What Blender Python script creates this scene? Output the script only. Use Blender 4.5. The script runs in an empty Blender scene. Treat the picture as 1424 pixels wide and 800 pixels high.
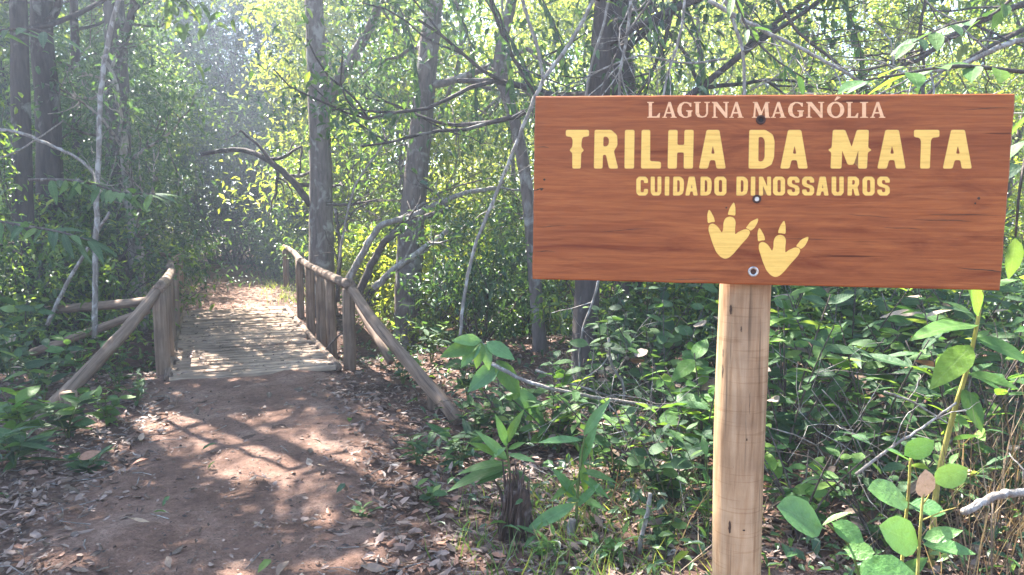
import bpy, math, random
import numpy as np
from mathutils import Vector, Matrix

# ------------------------------------------------------------------ camera, sky, sun, exposure
scene = bpy.context.scene
C = scene.collection
F, CAM_H = 1050.0, 1.55                       # focal length in photo pixels (1424 wide), eye height
PITCH = math.atan(103 / F)
cam_d = bpy.data.cameras.new('camera'); cam_d.sensor_width = 36; cam_d.lens = 36 * F / 1424
cam_d.clip_start = 0.05; cam_d.clip_end = 1000
cam = bpy.data.objects.new('camera', cam_d); C.objects.link(cam)
cam.location = (0, 0, CAM_H); cam.rotation_euler = (math.pi / 2 - PITCH, 0, 0)
scene.camera = cam

SUN_EL, SUN_AZ = math.radians(52), math.radians(-38)      # azimuth from +Y, clockwise
world = bpy.data.worlds.new('World'); scene.world = world; world.use_nodes = True
wn = world.node_tree.nodes; wl = world.node_tree.links
sky = wn.new('ShaderNodeTexSky'); sky.sky_type = 'NISHITA'; sky.sun_disc = False
sky.sun_elevation = SUN_EL; sky.sun_rotation = SUN_AZ; sky.air_density = 1.0; sky.dust_density = 0.6
wl.new(sky.outputs['Color'], wn['Background'].inputs['Color'])
wn['Background'].inputs['Strength'].default_value = 0.092
sun_d = bpy.data.lights.new('sun', 'SUN'); sun_d.energy = 5.0; sun_d.angle = math.radians(0.45); sun_d.color = (1, .95, .88)
sun = bpy.data.objects.new('sun', sun_d); C.objects.link(sun)
SUN = Vector((math.sin(SUN_AZ) * math.cos(SUN_EL), math.cos(SUN_AZ) * math.cos(SUN_EL), math.sin(SUN_EL)))
sun.rotation_euler = SUN.to_track_quat('Z', 'Y').to_euler(); sun.location = (0, 0, 30)
vs = scene.view_settings
vs.view_transform = 'Standard'; vs.look = 'None'; vs.gamma = 1; vs.use_curve_mapping = False
vs.exposure = 3.25
cy = scene.cycles
cy.max_bounces = 7; cy.diffuse_bounces = 4; cy.glossy_bounces = 2; cy.transmission_bounces = 4
cy.volume_bounces = 0; cy.transparent_max_bounces = 6; cy.use_denoising = True
cy.caustics_reflective = False; cy.caustics_refractive = False; cy.sample_clamp_indirect = 6

# ------------------------------------------------------------------ helpers
RNG = np.random.default_rng(7)

def ray(u, v):
    x, z = (u - 712) / F, -(v - 400) / F
    return np.array([x, math.cos(PITCH) + z * math.sin(PITCH), -math.sin(PITCH) + z * math.cos(PITCH)])
def at(u, v, Y):                               # the point seen at photo pixel (u, v) at Y metres ahead
    d = ray(u, v); return np.array([0, 0, CAM_H]) + d * (Y / d[1])
def onground(u, v):
    d = ray(u, v); t = -CAM_H / d[2]; x, y = d[0] * t, d[1] * t
    return np.array([x, y, float(gz(x, y))])

B_AZ = math.radians(21.94)
BD = np.array([-math.sin(B_AZ), math.cos(B_AZ)])          # bridge direction
BN = np.array([math.cos(B_AZ), math.sin(B_AZ)])           # across the bridge, to the right
def sn(x, y): return x * BD[0] + y * BD[1], x * BN[0] + y * BN[1]
def br(s, n, z): return np.array([BD[0] * s + BN[0] * n, BD[1] * s + BN[1] * n, z])

def wob(x, y):
    return (np.sin(x * 1.7 + np.cos(y * 1.3) * 1.2) * np.sin(y * 1.9 + 1.1 * np.sin(x * .9 + 2)) +
            .5 * np.sin(x * 4.3 + 1 + np.sin(y * 3.1)) * np.sin(y * 3.7 + np.cos(x * 2.9)))
def smooth(a, b, t):
    t = np.clip((t - a) / (b - a), 0, 1); return t * t * (3 - 2 * t)
def path_off(x, y):                            # signed distance from the walked line
    yy = np.clip(y, -6, 40)
    c = np.interp(yy, [-6, 0, 3.1, 5.3, 7.0, 11.8, 20, 40], [.3, -.55, -1.28, -1.85, -2.43, -4.38, -7.6, -13.6])
    return x - c
def gz(x, y):
    x = np.asarray(x, float); y = np.asarray(y, float)
    s, n = sn(x, y)
    z = .022 * wob(x, y) + .09 * wob(x * .23 + 3, y * .23)
    po = np.abs(path_off(x, y))
    z = z * smooth(.2, 2.2, po) + .008 * wob(x * 1.3, y * 1.3)
    z = z - .62 * np.exp(-((s - 10) / 1.15) ** 2) * smooth(60, 30, np.abs(n)) # gully under the bridge
    z = z + .12 * smooth(1.4, 3.5, po) - .12 * smooth(0, 1, (12 - y) / 4) * 0
    return z

def mesh_from(name, V, Fc, tint=None, smooth_sh=False):
    me = bpy.data.meshes.new(name)
    V = np.asarray(V, np.float32); me.vertices.add(len(V)); me.vertices.foreach_set('co', V.ravel())
    Fl = Fc if isinstance(Fc, list) else [Fc]
    Fl = [np.asarray(f, np.int32) for f in Fl if len(f)]
    loops = np.concatenate([f.ravel() for f in Fl])
    tot = np.concatenate([np.full(len(f), f.shape[1], np.int32) for f in Fl])
    me.loops.add(len(loops)); me.loops.foreach_set('vertex_index', loops)
    me.polygons.add(len(tot)); me.polygons.foreach_set('loop_start', np.concatenate([[0], np.cumsum(tot)[:-1]]).astype(np.int32))
    me.polygons.foreach_set('use_smooth', np.full(len(tot), smooth_sh))
    if tint is not None:
        a = me.attributes.new('tint', 'FLOAT', 'POINT'); a.data.foreach_set('value', np.asarray(tint, np.float32))
    me.update(calc_edges=True)
    return me
def link(name, me, mat=None, parent=None, loc=None):
    o = bpy.data.objects.new(name, me); C.objects.link(o)
    if mat is not None and me is not None and not me.materials: me.materials.append(mat)
    if parent is not None: o.parent = parent
    if loc is not None: o.location = loc
    return o
def tag(o, label=None, cat=None, group=None, kind=None):
    for k, v in (('label', label), ('category', cat), ('group', group), ('kind', kind)):
        if v: o[k] = v
    return o
def empty(name, loc, label=None, cat=None, group=None):
    o = bpy.data.objects.new(name, None); C.objects.link(o); o.location = loc; o.empty_display_size = .1
    return tag(o, label, cat, group)

class MB:                                       # collects tubes and boxes into one mesh
    def __init__(s): s.V = []; s.Q = []; s.T = []; s.n = 0
    def add(s, V, Q=(), T=()):
        s.V.append(np.asarray(V, float))
        if len(Q): s.Q.append(np.asarray(Q, int) + s.n)
        if len(T): s.T.append(np.asarray(T, int) + s.n)
        s.n += len(V)
    def tube(s, P, R, k=7, lump=0., rng=RNG, cap=True, flat=1.0):
        P = np.asarray(P, float); R = np.broadcast_to(np.asarray(R, float), (len(P),))
        T = np.gradient(P, axis=0); T /= np.linalg.norm(T, axis=1)[:, None] + 1e-9
        ref = np.array([0, 0, 1.]) if abs(T[0][2]) < .9 else np.array([1., 0, 0])
        u = np.cross(T[0], ref); u /= np.linalg.norm(u)
        V = []; ang = np.arange(k) * 2 * math.pi / k
        lobes = 1 + lump * rng.normal(size=k)
        for i in range(len(P)):
            u = u - T[i] * (u @ T[i]); u /= np.linalg.norm(u) + 1e-9; w = np.cross(T[i], u)
            rr = R[i] * lobes * (1 + .5 * lump * rng.normal(size=k))
            V.append(P[i] + (np.cos(ang) * rr)[:, None] * u + (np.sin(ang) * rr * flat)[:, None] * w)
        V = np.concatenate(V); m = len(P)
        i, j = np.meshgrid(np.arange(m - 1), np.arange(k), indexing='ij'); i = i.ravel(); j = j.ravel(); j2 = (j + 1) % k
        Q = np.stack([i * k + j, i * k + j2, (i + 1) * k + j2, (i + 1) * k + j], 1)
        T3 = []
        if cap:
            V = np.concatenate([V, P[:1], P[-1:]]); c0, c1 = m * k, m * k + 1
            for a in range(k):
                T3.append((c0, (a + 1) % k, a)); T3.append((c1, (m - 1) * k + a, (m - 1) * k + (a + 1) % k))
        s.add(V, Q, T3)
    def mesh(s, name, sm=True):
        return mesh_from(name, np.concatenate(s.V), [np.concatenate(s.Q) if s.Q else [], np.concatenate(s.T) if s.T else []], None, sm)

def spline(P, n=5):                              # Catmull-Rom
    P = [np.asarray(p, float) for p in P]; P = [2 * P[0] - P[1]] + P + [2 * P[-1] - P[-2]]; out = []
    for i in range(1, len(P) - 2):
        for t in np.arange(n) / n:
            a, b, c, d = P[i - 1], P[i], P[i + 1], P[i + 2]
            out.append(.5 * (2 * b + (c - a) * t + (2 * a - 5 * b + 4 * c - d) * t * t + (3 * b - a - 3 * c + d) * t ** 3))
    out.append(P[-2]); return np.array(out)

# leaf templates: x along the leaf, y across, z up
def tmpl(kind):
    if kind == 'far':
        return np.array([(0, 0, 0), (.45, .5, .05), (1, 0, -.12), (.45, -.5, .05)], float), np.array([(0, 1, 2, 3)])
    if kind == 'mid':
        V = [(0, 0, 0), (.28, .44, .1), (.7, .38, .0), (1, 0, -.2), (.7, -.38, .0), (.28, -.44, .1), (.5, 0, -.02)]
        return np.array(V, float), np.array([(0, 6, 2, 1), (6, 3, 2, 2), (0, 5, 4, 6), (6, 4, 3, 3)])[:, :]
def unit(a): return a / (np.linalg.norm(a, axis=-1, keepdims=True) + 1e-9)
def leaf_cloud(name, P, X, Z, L, W, tint, kind='mid', curl=None):
    n = len(P); X = unit(X); Y = unit(np.cross(Z, X)); Z = np.cross(X, Y)
    if kind == 'far': tv, tf = tmpl('far'); faces = [tf]
    elif kind == 'blade': tv = np.array([(0, -.5, 0), (0, .5, 0), (.5, -.4, .06), (.5, .4, .06), (1, 0, -.14)], float); faces = [np.array([(0, 2, 3, 1)]), np.array([(2, 4, 3)])]
    else:
        tv, _ = tmpl('mid'); faces = [np.array([(0, 6, 2, 1), (0, 5, 4, 6)]), np.array([(6, 3, 2), (6, 4, 3)])]
    k = len(tv); cz = np.ones(n) if curl is None else curl
    V = (P[:, None, :] + X[:, None, :] * (tv[None, :, :1] * L[:, None, None]) + Y[:, None, :] * (tv[None, :, 1:2] * W[:, None, None])
         + Z[:, None, :] * (tv[None, :, 2:] * (L * cz)[:, None, None]))
    off = (np.arange(n) * k)[:, None, None]
    return mesh_from(name, V.reshape(-1, 3), [(f[None] + off).reshape(-1, f.shape[1]) for f in faces], np.repeat(tint, k))
def leaf_mesh(name, outline, seg=6, droop=.18, fold=.12, wave=.0):   # one modelled leaf, length 1 along +X, stalk included
    V = [(-.12, 0, .0)]; n = seg
    xs = np.linspace(0, 1, n + 1); rows = []
    for i, x in enumerate(xs):
        w = np.interp(x, outline[0], outline[1]); zc = -droop * x * x
        wv = wave * math.sin(i * 2.1)
        rows.append(len(V)); V += [(x, w, zc + fold * w + wv), (x, 0, zc), (x, -w, zc + fold * w - wv)]
    Q = []; T = []
    for i in range(n):
        a, b = rows[i], rows[i + 1]; Q += [(a, a + 1, b + 1, b), (a + 1, a + 2, b + 2, b + 1)]
    T += [(0, rows[0] + 1, rows[0]), (0, rows[0] + 2, rows[0] + 1)]
    return mesh_from(name, V, [np.array(Q), np.array(T)], None, True)

# ------------------------------------------------------------------ materials
def new_mat(name):
    m = bpy.data.materials.new(name); m.use_nodes = True; nt = m.node_tree
    return m, nt, nt.nodes, nt.links, nt.nodes['Principled BSDF']
def ramp(N, stops):
    r = N.new('ShaderNodeValToRGB'); e = r.color_ramp.elements
    while len(e) < len(stops): e.new(.5)
    for el, (p, c) in zip(e, stops): el.position = p; el.color = (*c, 1)
    return r
def noise(N, L, scale, detail=4, vec=None, rough=.55, dist=0):
    t = N.new('ShaderNodeTexNoise'); t.inputs['Scale'].default_value = scale; t.inputs['Detail'].default_value = detail
    t.inputs['Roughness'].default_value = rough; t.inputs['Distortion'].default_value = dist
    if vec is not None: L.new(vec, t.inputs['Vector'])
    return t
def coords(N, L, scale=(1, 1, 1), which='Object'):
    tc = N.new('ShaderNodeTexCoord'); mp = N.new('ShaderNodeMapping'); mp.inputs['Scale'].default_value = scale
    L.new(tc.outputs[which], mp.inputs['Vector']); return mp.outputs['Vector']
def bump(N, L, h, b, strength=.5, dist=.01):
    n = N.new('ShaderNodeBump'); n.inputs['Strength'].default_value = strength; n.inputs['Distance'].default_value = dist
    L.new(h, n.inputs['Height']); L.new(n.outputs['Normal'], b.inputs['Normal'])
def mixc(N, L, fac, a, b, mode='MIX'):
    m = N.new('ShaderNodeMix'); m.data_type = 'RGBA'; m.blend_type = mode
    for sock, v in ((m.inputs['Factor'], fac), (m.inputs['A'], a), (m.inputs['B'], b)):
        if isinstance(v, (int, float)): sock.default_value = v
        elif isinstance(v, tuple): sock.default_value = (*v, 1)
        else: L.new(v, sock)
    return m.outputs['Result']

def leaf_mat(name, stops, thru, trans=.4, rough=.42, by='attr', spec=.5):
    m, nt, N, L, b = new_mat(name)
    if by == 'attr':
        a = N.new('ShaderNodeAttribute'); a.attribute_name = 'tint'; fac = a.outputs['Fac']
    else:
        a = N.new('ShaderNodeObjectInfo'); fac = a.outputs['Random']
    r = ramp(N, stops); L.new(fac, r.inputs['Fac'])
    nz = noise(N, L, 30, 3, coords(N, L)); 
    col = mixc(N, L, .25, r.outputs['Color'], mixc(N, L, nz.outputs['Fac'], (0, 0, 0), r.outputs['Color'], 'MIX'))
    if by == 'obj':                                          # midrib and side veins in the leaf's own frame, blotches
        tc = N.new('ShaderNodeTexCoord'); sx = N.new('ShaderNodeSeparateXYZ'); L.new(tc.outputs['Object'], sx.inputs[0])
        def mth(op, a, c=0.):
            q = N.new('ShaderNodeMath'); q.operation = op
            for k, v in enumerate((a, c)):
                if isinstance(v, (int, float)): q.inputs[k].default_value = v
                else: L.new(v, q.inputs[k])
            return q.outputs[0]
        ay = mth('ABSOLUTE', sx.outputs['Y']); ph = mth('SINE', mth('MULTIPLY', mth('SUBTRACT', sx.outputs['X'], mth('MULTIPLY', ay, .9)), 62.))
        vein = mth('MAXIMUM', mth('MULTIPLY', mth('GREATER_THAN', ph, .86), .55), mth('LESS_THAN', ay, .011))
        col = mixc(N, L, mth('MULTIPLY', vein, .3), col, mixc(N, L, .5, col, (.35, .42, .2)))
        nb_ = noise(N, L, 5, 5, tc.outputs['Object'], .65); rb2 = ramp(N, [(.34, (.62, .62, .5)), (.5, (1, 1, 1)), (.7, (1.18, 1.12, 1.05))]); L.new(nb_.outputs['Fac'], rb2.inputs['Fac'])
        col = mixc(N, L, 1.0, col, rb2.outputs['Color'], 'MULTIPLY'); bump(N, L, mth('SUBTRACT', nb_.outputs['Fac'], vein), b, .35, .02)
    L.new(col, b.inputs['Base Color']); b.inputs['Roughness'].default_value = rough; b.inputs['Specular IOR Level'].default_value = spec
    t = N.new('ShaderNodeBsdfTranslucent'); tc = mixc(N, L, 1.0, r.outputs['Color'], thru, 'MULTIPLY')
    L.new(tc, t.inputs['Color'])
    mx = N.new('ShaderNodeMixShader'); mx.inputs[0].default_value = trans
    L.new(b.outputs[0], mx.inputs[1]); L.new(t.outputs[0], mx.inputs[2]); L.new(mx.outputs[0], N['Material Output'].inputs['Surface'])
    return m
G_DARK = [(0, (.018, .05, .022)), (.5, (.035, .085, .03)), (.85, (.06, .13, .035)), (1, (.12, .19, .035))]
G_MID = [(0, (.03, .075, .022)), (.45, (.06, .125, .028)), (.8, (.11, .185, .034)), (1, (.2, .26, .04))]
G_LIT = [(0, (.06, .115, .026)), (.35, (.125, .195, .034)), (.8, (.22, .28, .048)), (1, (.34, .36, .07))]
THRU = (3.0, 2.4, 1.2)
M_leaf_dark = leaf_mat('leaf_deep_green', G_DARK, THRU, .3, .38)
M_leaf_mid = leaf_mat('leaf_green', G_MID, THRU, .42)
M_leaf_lit = leaf_mat('leaf_yellow_green', G_LIT, (2.4, 2.0, 1.0), .5)  # brighter leaf copy, sunlight put into its yellow-green
M_leaf_near = leaf_mat('leaf_near_dark', [(0, (.02, .055, .024)), (.5, (.04, .1, .034)), (.85, (.07, .145, .04)), (1, (.13, .21, .05))], THRU, .3, .55, 'obj', .25)
M_leaf_fresh = leaf_mat('leaf_near_fresh', [(0, (.045, .12, .035)), (.5, (.075, .17, .035)), (1, (.15, .26, .04))], (2.4, 2.0, 1.0), .4, .5, 'obj', .3)
M_leaf_young = leaf_mat('leaf_near_young', [(0, (.075, .19, .055)), (.6, (.105, .24, .065)), (1, (.15, .29, .075))], (1.9, 1.6, .9), .3, .38, 'obj', .5)
M_leaf_dry = leaf_mat('leaf_fallen', [(0, (.05, .03, .022)), (.3, (.12, .072, .05)), (.6, (.22, .145, .11)), (.85, (.28, .2, .16)), (.96, (.3, .13, .07)), (1, (.37, .31, .26))], (1, .9, .7), .12, .6, 'attr', .35)
M_leaf_dry_o = leaf_mat('leaf_fallen_large', [(0, (.09, .055, .04)), (.4, (.2, .125, .09)), (.7, (.33, .24, .19)), (.9, (.4, .3, .22)), (1, (.36, .14, .07))], (1, .9, .7), .12, .55, 'obj', .4)
M_grass_dry = leaf_mat('grass_dry', [(0, (.08, .05, .03)), (.6, (.17, .115, .065)), (1, (.28, .21, .12))], (1.3, 1.2, .8), .25, .6)
M_grass = leaf_mat('grass_green', [(0, (.05, .1, .03)), (.6, (.1, .17, .04)), (1, (.2, .24, .07))], THRU, .35, .5)

def bark_mat(name, dark, light, lichen, amt, scale=1.0):
    m, nt, N, L, b = new_mat(name)
    v = coords(N, L, (scale * 9, scale * 9, scale * 1.6)); n1 = noise(N, L, 2.2, 6, v, .65, .4)
    r = ramp(N, [(.3, dark), (.7, light)]); L.new(n1.outputs['Fac'], r.inputs['Fac'])
    v2 = coords(N, L, (1, 1, .7)); n2 = noise(N, L, 5.5 * scale, 5, v2, .6, .6)
    r2 = ramp(N, [(1 - amt - .06, (0, 0, 0)), (1 - amt + .06, (1, 1, 1))]); L.new(n2.outputs['Fac'], r2.inputs['Fac'])
    c = mixc(N, L, r2.outputs['Color'], r.outputs['Color'], lichen); L.new(c, b.inputs['Base Color'])
    b.inputs['Roughness'].default_value = .9; b.inputs['Specular IOR Level'].default_value = .2
    bump(N, L, n1.outputs['Fac'], b, .8, .02); return m
M_bark = bark_mat('bark_grey_brown', (.07, .054, .047), (.18, .145, .125), (.26, .25, .225), .42)
M_bark_dark = bark_mat('bark_dark', (.03, .024, .022), (.085, .066, .058), (.17, .165, .15), .36)
M_bark_lichen = bark_mat('bark_pale_patches', (.05, .04, .034), (.11, .085, .07), (.33, .29, .25), .5, .8)
M_twig = bark_mat('twig_grey', (.12, .1, .085), (.28, .245, .21), (.36, .34, .31), .45, 3)
M_twig_dark = bark_mat('twig_dark', (.045, .035, .03), (.12, .095, .08), (.2, .18, .16), .38, 3)
M_stem = bark_mat('stem_green', (.07, .1, .03), (.16, .2, .06), (.2, .2, .1), .35, 4)
M_stem_y = bark_mat('stem_yellow', (.22, .2, .05), (.42, .36, .1), (.2, .14, .05), .4, 3)
M_stump = bark_mat('stump_rotten', (.022, .015, .013), (.13, .08, .058), (.19, .15, .135), .42, 2.2)

def ground_mat():
    m, nt, N, L, b = new_mat('forest_soil'); v = coords(N, L)
    n1 = noise(N, L, 1.1, 6, v, .6); n2 = noise(N, L, 14, 6, v, .7); n3 = noise(N, L, 55, 4, v, .6)
    r = ramp(N, [(.3, (.06, .036, .027)), (.55, (.12, .072, .052)), (.75, (.17, .11, .082))]); L.new(n2.outputs['Fac'], r.inputs['Fac'])
    r2 = ramp(N, [(.4, (.65, .62, .6)), (.62, (1.15, 1.1, 1.1))]); L.new(n1.outputs['Fac'], r2.inputs['Fac'])
    L.new(mixc(N, L, 1.0, r.outputs['Color'], r2.outputs['Color'], 'MULTIPLY'), b.inputs['Base Color'])
    b.inputs['Roughness'].default_value = .95; b.inputs['Specular IOR Level'].default_value = .15
    bump(N, L, n3.outputs['Fac'], b, .6, .03); return m
def path_mat():
    m, nt, N, L, b = new_mat('packed_red_dirt'); v = coords(N, L)
    n1 = noise(N, L, 2.3, 8, v, .72, .5); n2 = noise(N, L, 24, 6, v, .7); n3 = noise(N, L, 95, 5, v, .7)
    r = ramp(N, [(.32, (.165, .094, .066)), (.5, (.262, .156, .112)), (.68, (.375, .255, .195))]); L.new(n1.outputs['Fac'], r.inputs['Fac'])
    r2 = ramp(N, [(.3, (.62, .58, .56)), (.6, (1.08, 1.05, 1.04))]); L.new(n2.outputs['Fac'], r2.inputs['Fac'])
    c = mixc(N, L, 1.0, r.outputs['Color'], r2.outputs['Color'], 'MULTIPLY')
    r3 = ramp(N, [(.33, (.5, .45, .42)), (.48, (1, 1, 1))]); L.new(n3.outputs['Fac'], r3.inputs['Fac'])
    L.new(mixc(N, L, 1.0, c, r3.outputs['Color'], 'MULTIPLY'), b.inputs['Base Color'])
    b.inputs['Roughness'].default_value = .92; b.inputs['Specular IOR Level'].default_value = .2
    a = N.new('ShaderNodeMath'); a.operation = 'ADD'; L.new(n2.outputs['Fac'], a.inputs[0]); L.new(n3.outputs['Fac'], a.inputs[1])
    bump(N, L, a.outputs[0], b, 1.0, .035); return m
def wood_mat(name, stops, scale, along='X', crack=.5, cscale=1.0, rough=.7, spec=.3, ringlines=0, bmp=.3, objvar=0):
    m, nt, N, L, b = new_mat(name)
    g = {'X': (1, 14, 14), 'Y': (14, 1, 14), 'Z': (14, 14, 1)}[along]
    v = coords(N, L, tuple(k * scale for k in g)); n1 = noise(N, L, 2.0, 7, v, .62, .5)
    r = ramp(N, stops); L.new(n1.outputs['Fac'], r.inputs['Fac']); col = r.outputs['Color']
    v0 = coords(N, L, (1, 1, 1)); n0 = noise(N, L, 3.5 * cscale, 4, v0)
    r0 = ramp(N, [(.35, (.72, .7, .7)), (.65, (1.15, 1.13, 1.1))]); L.new(n0.outputs['Fac'], r0.inputs['Fac'])
    col = mixc(N, L, 1.0, col, r0.outputs['Color'], 'MULTIPLY')
    v2 = coords(N, L, tuple(k ** 1.35 * scale for k in g)); n2 = noise(N, L, 1.1, 3, v2, .5, .2)
    r2 = ramp(N, [(.30, (1 - crack,) * 3), (.40, (1, 1, 1))]); L.new(n2.outputs['Fac'], r2.inputs['Fac'])
    col = mixc(N, L, 1.0, col, r2.outputs['Color'], 'MULTIPLY')
    if ringlines:
        w = noise(N, L, ringlines, 2, coords(N, L, (.03, .03, 1) if along == 'Z' else (1, .03, .03)), .5, .4)
        rw = ramp(N, [(.36, (.86, .82, .78)), (.40, (1, 1, 1))]); L.new(w.outputs['Fac'], rw.inputs['Fac'])
        col = mixc(N, L, 1.0, col, rw.outputs['Color'], 'MULTIPLY')
    if objvar:
        oi = N.new('ShaderNodeObjectInfo'); ro = ramp(N, [(0, (1 - objvar,) * 3), (1, (1 + objvar, 1 + objvar, 1 + objvar * .9))])
        L.new(oi.outputs['Random'], ro.inputs['Fac']); col = mixc(N, L, 1.0, col, ro.outputs['Color'], 'MULTIPLY')
    L.new(col, b.inputs['Base Color']); b.inputs['Roughness'].default_value = rough; b.inputs['Specular IOR Level'].default_value = spec
    bump(N, L, n1.outputs['Fac'], b, bmp, .006); return m
M_soil = ground_mat(); M_path = path_mat()
M_post = wood_mat('post_pale_wood', [(.28, (.2, .108, .05)), (.48, (.33, .212, .117)), (.72, (.43, .305, .185))], 2.0, 'Z', .5, 2.0, .7, .25, 130)
M_plank = wood_mat('plank_weathered', [(.3, (.14, .095, .064)), (.52, (.28, .2, .14)), (.75, (.42, .325, .24))], 1.2, 'X', .6, 1.0, .85, .2, 0, .6, .22)
M_rail = wood_mat('rail_weathered', [(.3, (.085, .054, .036)), (.52, (.19, .128, .09)), (.75, (.3, .22, .165))], 1.2, 'X', .7, 1.0, .8, .25, 0, .5, .12)
M_railz = wood_mat('rail_post_wood', [(.3, (.1, .064, .042)), (.52, (.2, .135, .092)), (.75, (.29, .21, .15))], 1.2, 'Z', .7, 1.0, .8, .25, 0, .5, .15)

def board_mat():
    m, nt, N, L, b = new_mat('board_stained_wood')
    v = coords(N, L, (2.0, 40, 48)); n1 = noise(N, L, 2.0, 8, v, .72, .7)
    r = ramp(N, [(.22, (.17, .042, .012)), (.45, (.255, .073, .021)), (.58, (.3, .094, .028)), (.8, (.37, .135, .045))]); L.new(n1.outputs['Fac'], r.inputs['Fac'])
    v2 = coords(N, L, (1.5, 5, 8)); n2 = noise(N, L, 1.5, 5, v2, .65, 1.6)
    r2 = ramp(N, [(.3, (.6, .46, .45)), (.46, (.93, .9, .9)), (.68, (1.18, 1.2, 1.15))]); L.new(n2.outputs['Fac'], r2.inputs['Fac'])
    col = mixc(N, L, 1.0, r.outputs['Color'], r2.outputs['Color'], 'MULTIPLY')
    wv = N.new('ShaderNodeTexWave'); wv.bands_direction = 'Z'; wv.inputs['Scale'].default_value = 13; wv.inputs['Distortion'].default_value = 9; wv.inputs['Detail'].default_value = 3; wv.inputs['Detail Scale'].default_value = 1.2
    L.new(coords(N, L, (.35, 1, 1.4)), wv.inputs['Vector']); rw = ramp(N, [(.0, (.6, .52, .5)), (.35, (1, 1, 1)), (1, (1.1, 1.1, 1.08))]); L.new(wv.outputs['Fac'], rw.inputs['Fac'])
    col = mixc(N, L, .22, col, mixc(N, L, 1.0, col, rw.outputs['Color'], 'MULTIPLY'))
    v3 = coords(N, L, (2.4, 30, 60)); n3 = noise(N, L, 1.2, 3, v3, .5, .3)          # fine dark cracks along the grain
    r3 = ramp(N, [(.27, (.35, .28, .26)), (.34, (1, 1, 1))]); L.new(n3.outputs['Fac'], r3.inputs['Fac'])
    col = mixc(N, L, 1.0, col, r3.outputs['Color'], 'MULTIPLY')
    L.new(col, b.inputs['Base Color']); b.inputs['Roughness'].default_value = .6; b.inputs['Specular IOR Level'].default_value = .2
    bump(N, L, n1.outputs['Fac'], b, .25, .003); return m
M_board = board_mat()
def paint_mat(name, col):
    m, nt, N, L, b = new_mat(name); n = noise(N, L, 140, 4, coords(N, L, (.4, 1, 1)), .6)
    r = ramp(N, [(.3, tuple(c * .92 for c in col)), (.6, col)]); L.new(n.outputs['Fac'], r.inputs['Fac'])
    g = noise(N, L, 2.2, 7, coords(N, L, (2.5, 70, 70)), .7, .4); rg = ramp(N, [(.33, (.82, .76, .66)), (.52, (1, 1, 1))]); L.new(g.outputs['Fac'], rg.inputs['Fac'])
    L.new(mixc(N, L, 1.0, r.outputs['Color'], rg.outputs['Color'], 'MULTIPLY'), b.inputs['Base Color']); b.inputs['Roughness'].default_value = .65
    bump(N, L, g.outputs['Fac'], b, .3, .003); return m
M_edge = paint_mat('letter_burnt_edge', (.42, .2, .06)); M_yellow = paint_mat('letter_yellow', (.80, .50, .105)); M_peach = paint_mat('letter_peach', (.78, .45, .23))
def metal_mat(name, col, rough, met=1.0):
    m, nt, N, L, b = new_mat(name); n = noise(N, L, 120, 4, coords(N, L))
    r = ramp(N, [(.35, tuple(c * .5 for c in col)), (.65, col)]); L.new(n.outputs['Fac'], r.inputs['Fac'])
    L.new(r.outputs['Color'], b.inputs['Base Color']); b.inputs['Metallic'].default_value = met; b.inputs['Roughness'].default_value = rough; return m
M_screw = metal_mat('screw_metal', (.55, .52, .48), .4); M_rust = metal_mat('screw_rust', (.08, .035, .022), .8, .3)
M_void = metal_mat('socket_dark', (.015, .01, .008), .9, 0)

# ------------------------------------------------------------------ ground and path
def axis(lo, hi, fine, flo, fhi):
    a = np.arange(flo, fhi, fine)
    l = flo - np.cumsum(np.geomspace(fine * 2, 30, 14)); l = l[l > lo]; r = fhi + np.cumsum(np.geomspace(fine * 2, 30, 14)); r = r[r < hi]
    return np.concatenate([[lo], l[::-1], a, r, [hi]])
gx = axis(-160, 160, .12, -8, 6); gy = axis(-120, 220, .14, -2, 18)
X, Y = np.meshgrid(gx, gy); V = np.stack([X, Y, gz(X, Y)], -1).reshape(-1, 3)
ny, nx = X.shape; i, j = np.meshgrid(np.arange(ny - 1), np.arange(nx - 1), indexing='ij'); q = (i * nx + j).ravel()
tag(link('ground', mesh_from('ground', V, np.stack([q, q + 1, q + nx + 1, q + nx], 1), None, True), M_soil), 'dark forest soil under leaf litter on both sides of the trail', kind='structure')

def path_half(y): return np.interp(y, [-6, 0, 3.1, 5.5, 7.2, 11.8, 16, 30], [1.1, 1.05, .95, 1.05, .78, .8, 1.15, 1.2])
def path_sheet(name, y0, y1, label):
    ys = np.arange(y0, y1, .07); t = np.linspace(-1.25, 1.25, 43); YY, TT = np.meshgrid(ys, t, indexing='ij')
    hw = path_half(YY) * (1 + .10 * np.sin(YY * 2.3 + np.sign(TT)))
    XX = TT * hw - path_off(np.zeros_like(YY), YY); 
    Z = gz(XX, YY) + .02 - .05 * smooth(.6, 1.25, np.abs(TT)) + .008 * wob(XX * 2.7, YY * 2.7) + .009 * wob(XX * 6.1 + 3, YY * 5.3) + .005 * wob(XX * 11 + 1, YY * 9.3) - .01 * np.exp(-(TT / .4) ** 2) + .034 * smooth(6.7, 7.35, sn(XX, YY)[0]) * (YY < 9)
    V = np.stack([XX, YY, Z], -1).reshape(-1, 3); m, k = YY.shape
    i, j = np.meshgrid(np.arange(m - 1), np.arange(k - 1), indexing='ij'); q = (i * k + j).ravel()
    return tag(link(name, mesh_from(name, V, np.stack([q, q + k, q + k + 1, q + 1], 1), None, True), M_path), label, kind='structure')
path_sheet('path', -6, 7.35, 'packed reddish dirt trail leading up to the footbridge')
path_sheet('path_beyond', 11.4, 23, 'dirt trail going on past the far end of the footbridge')

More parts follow.
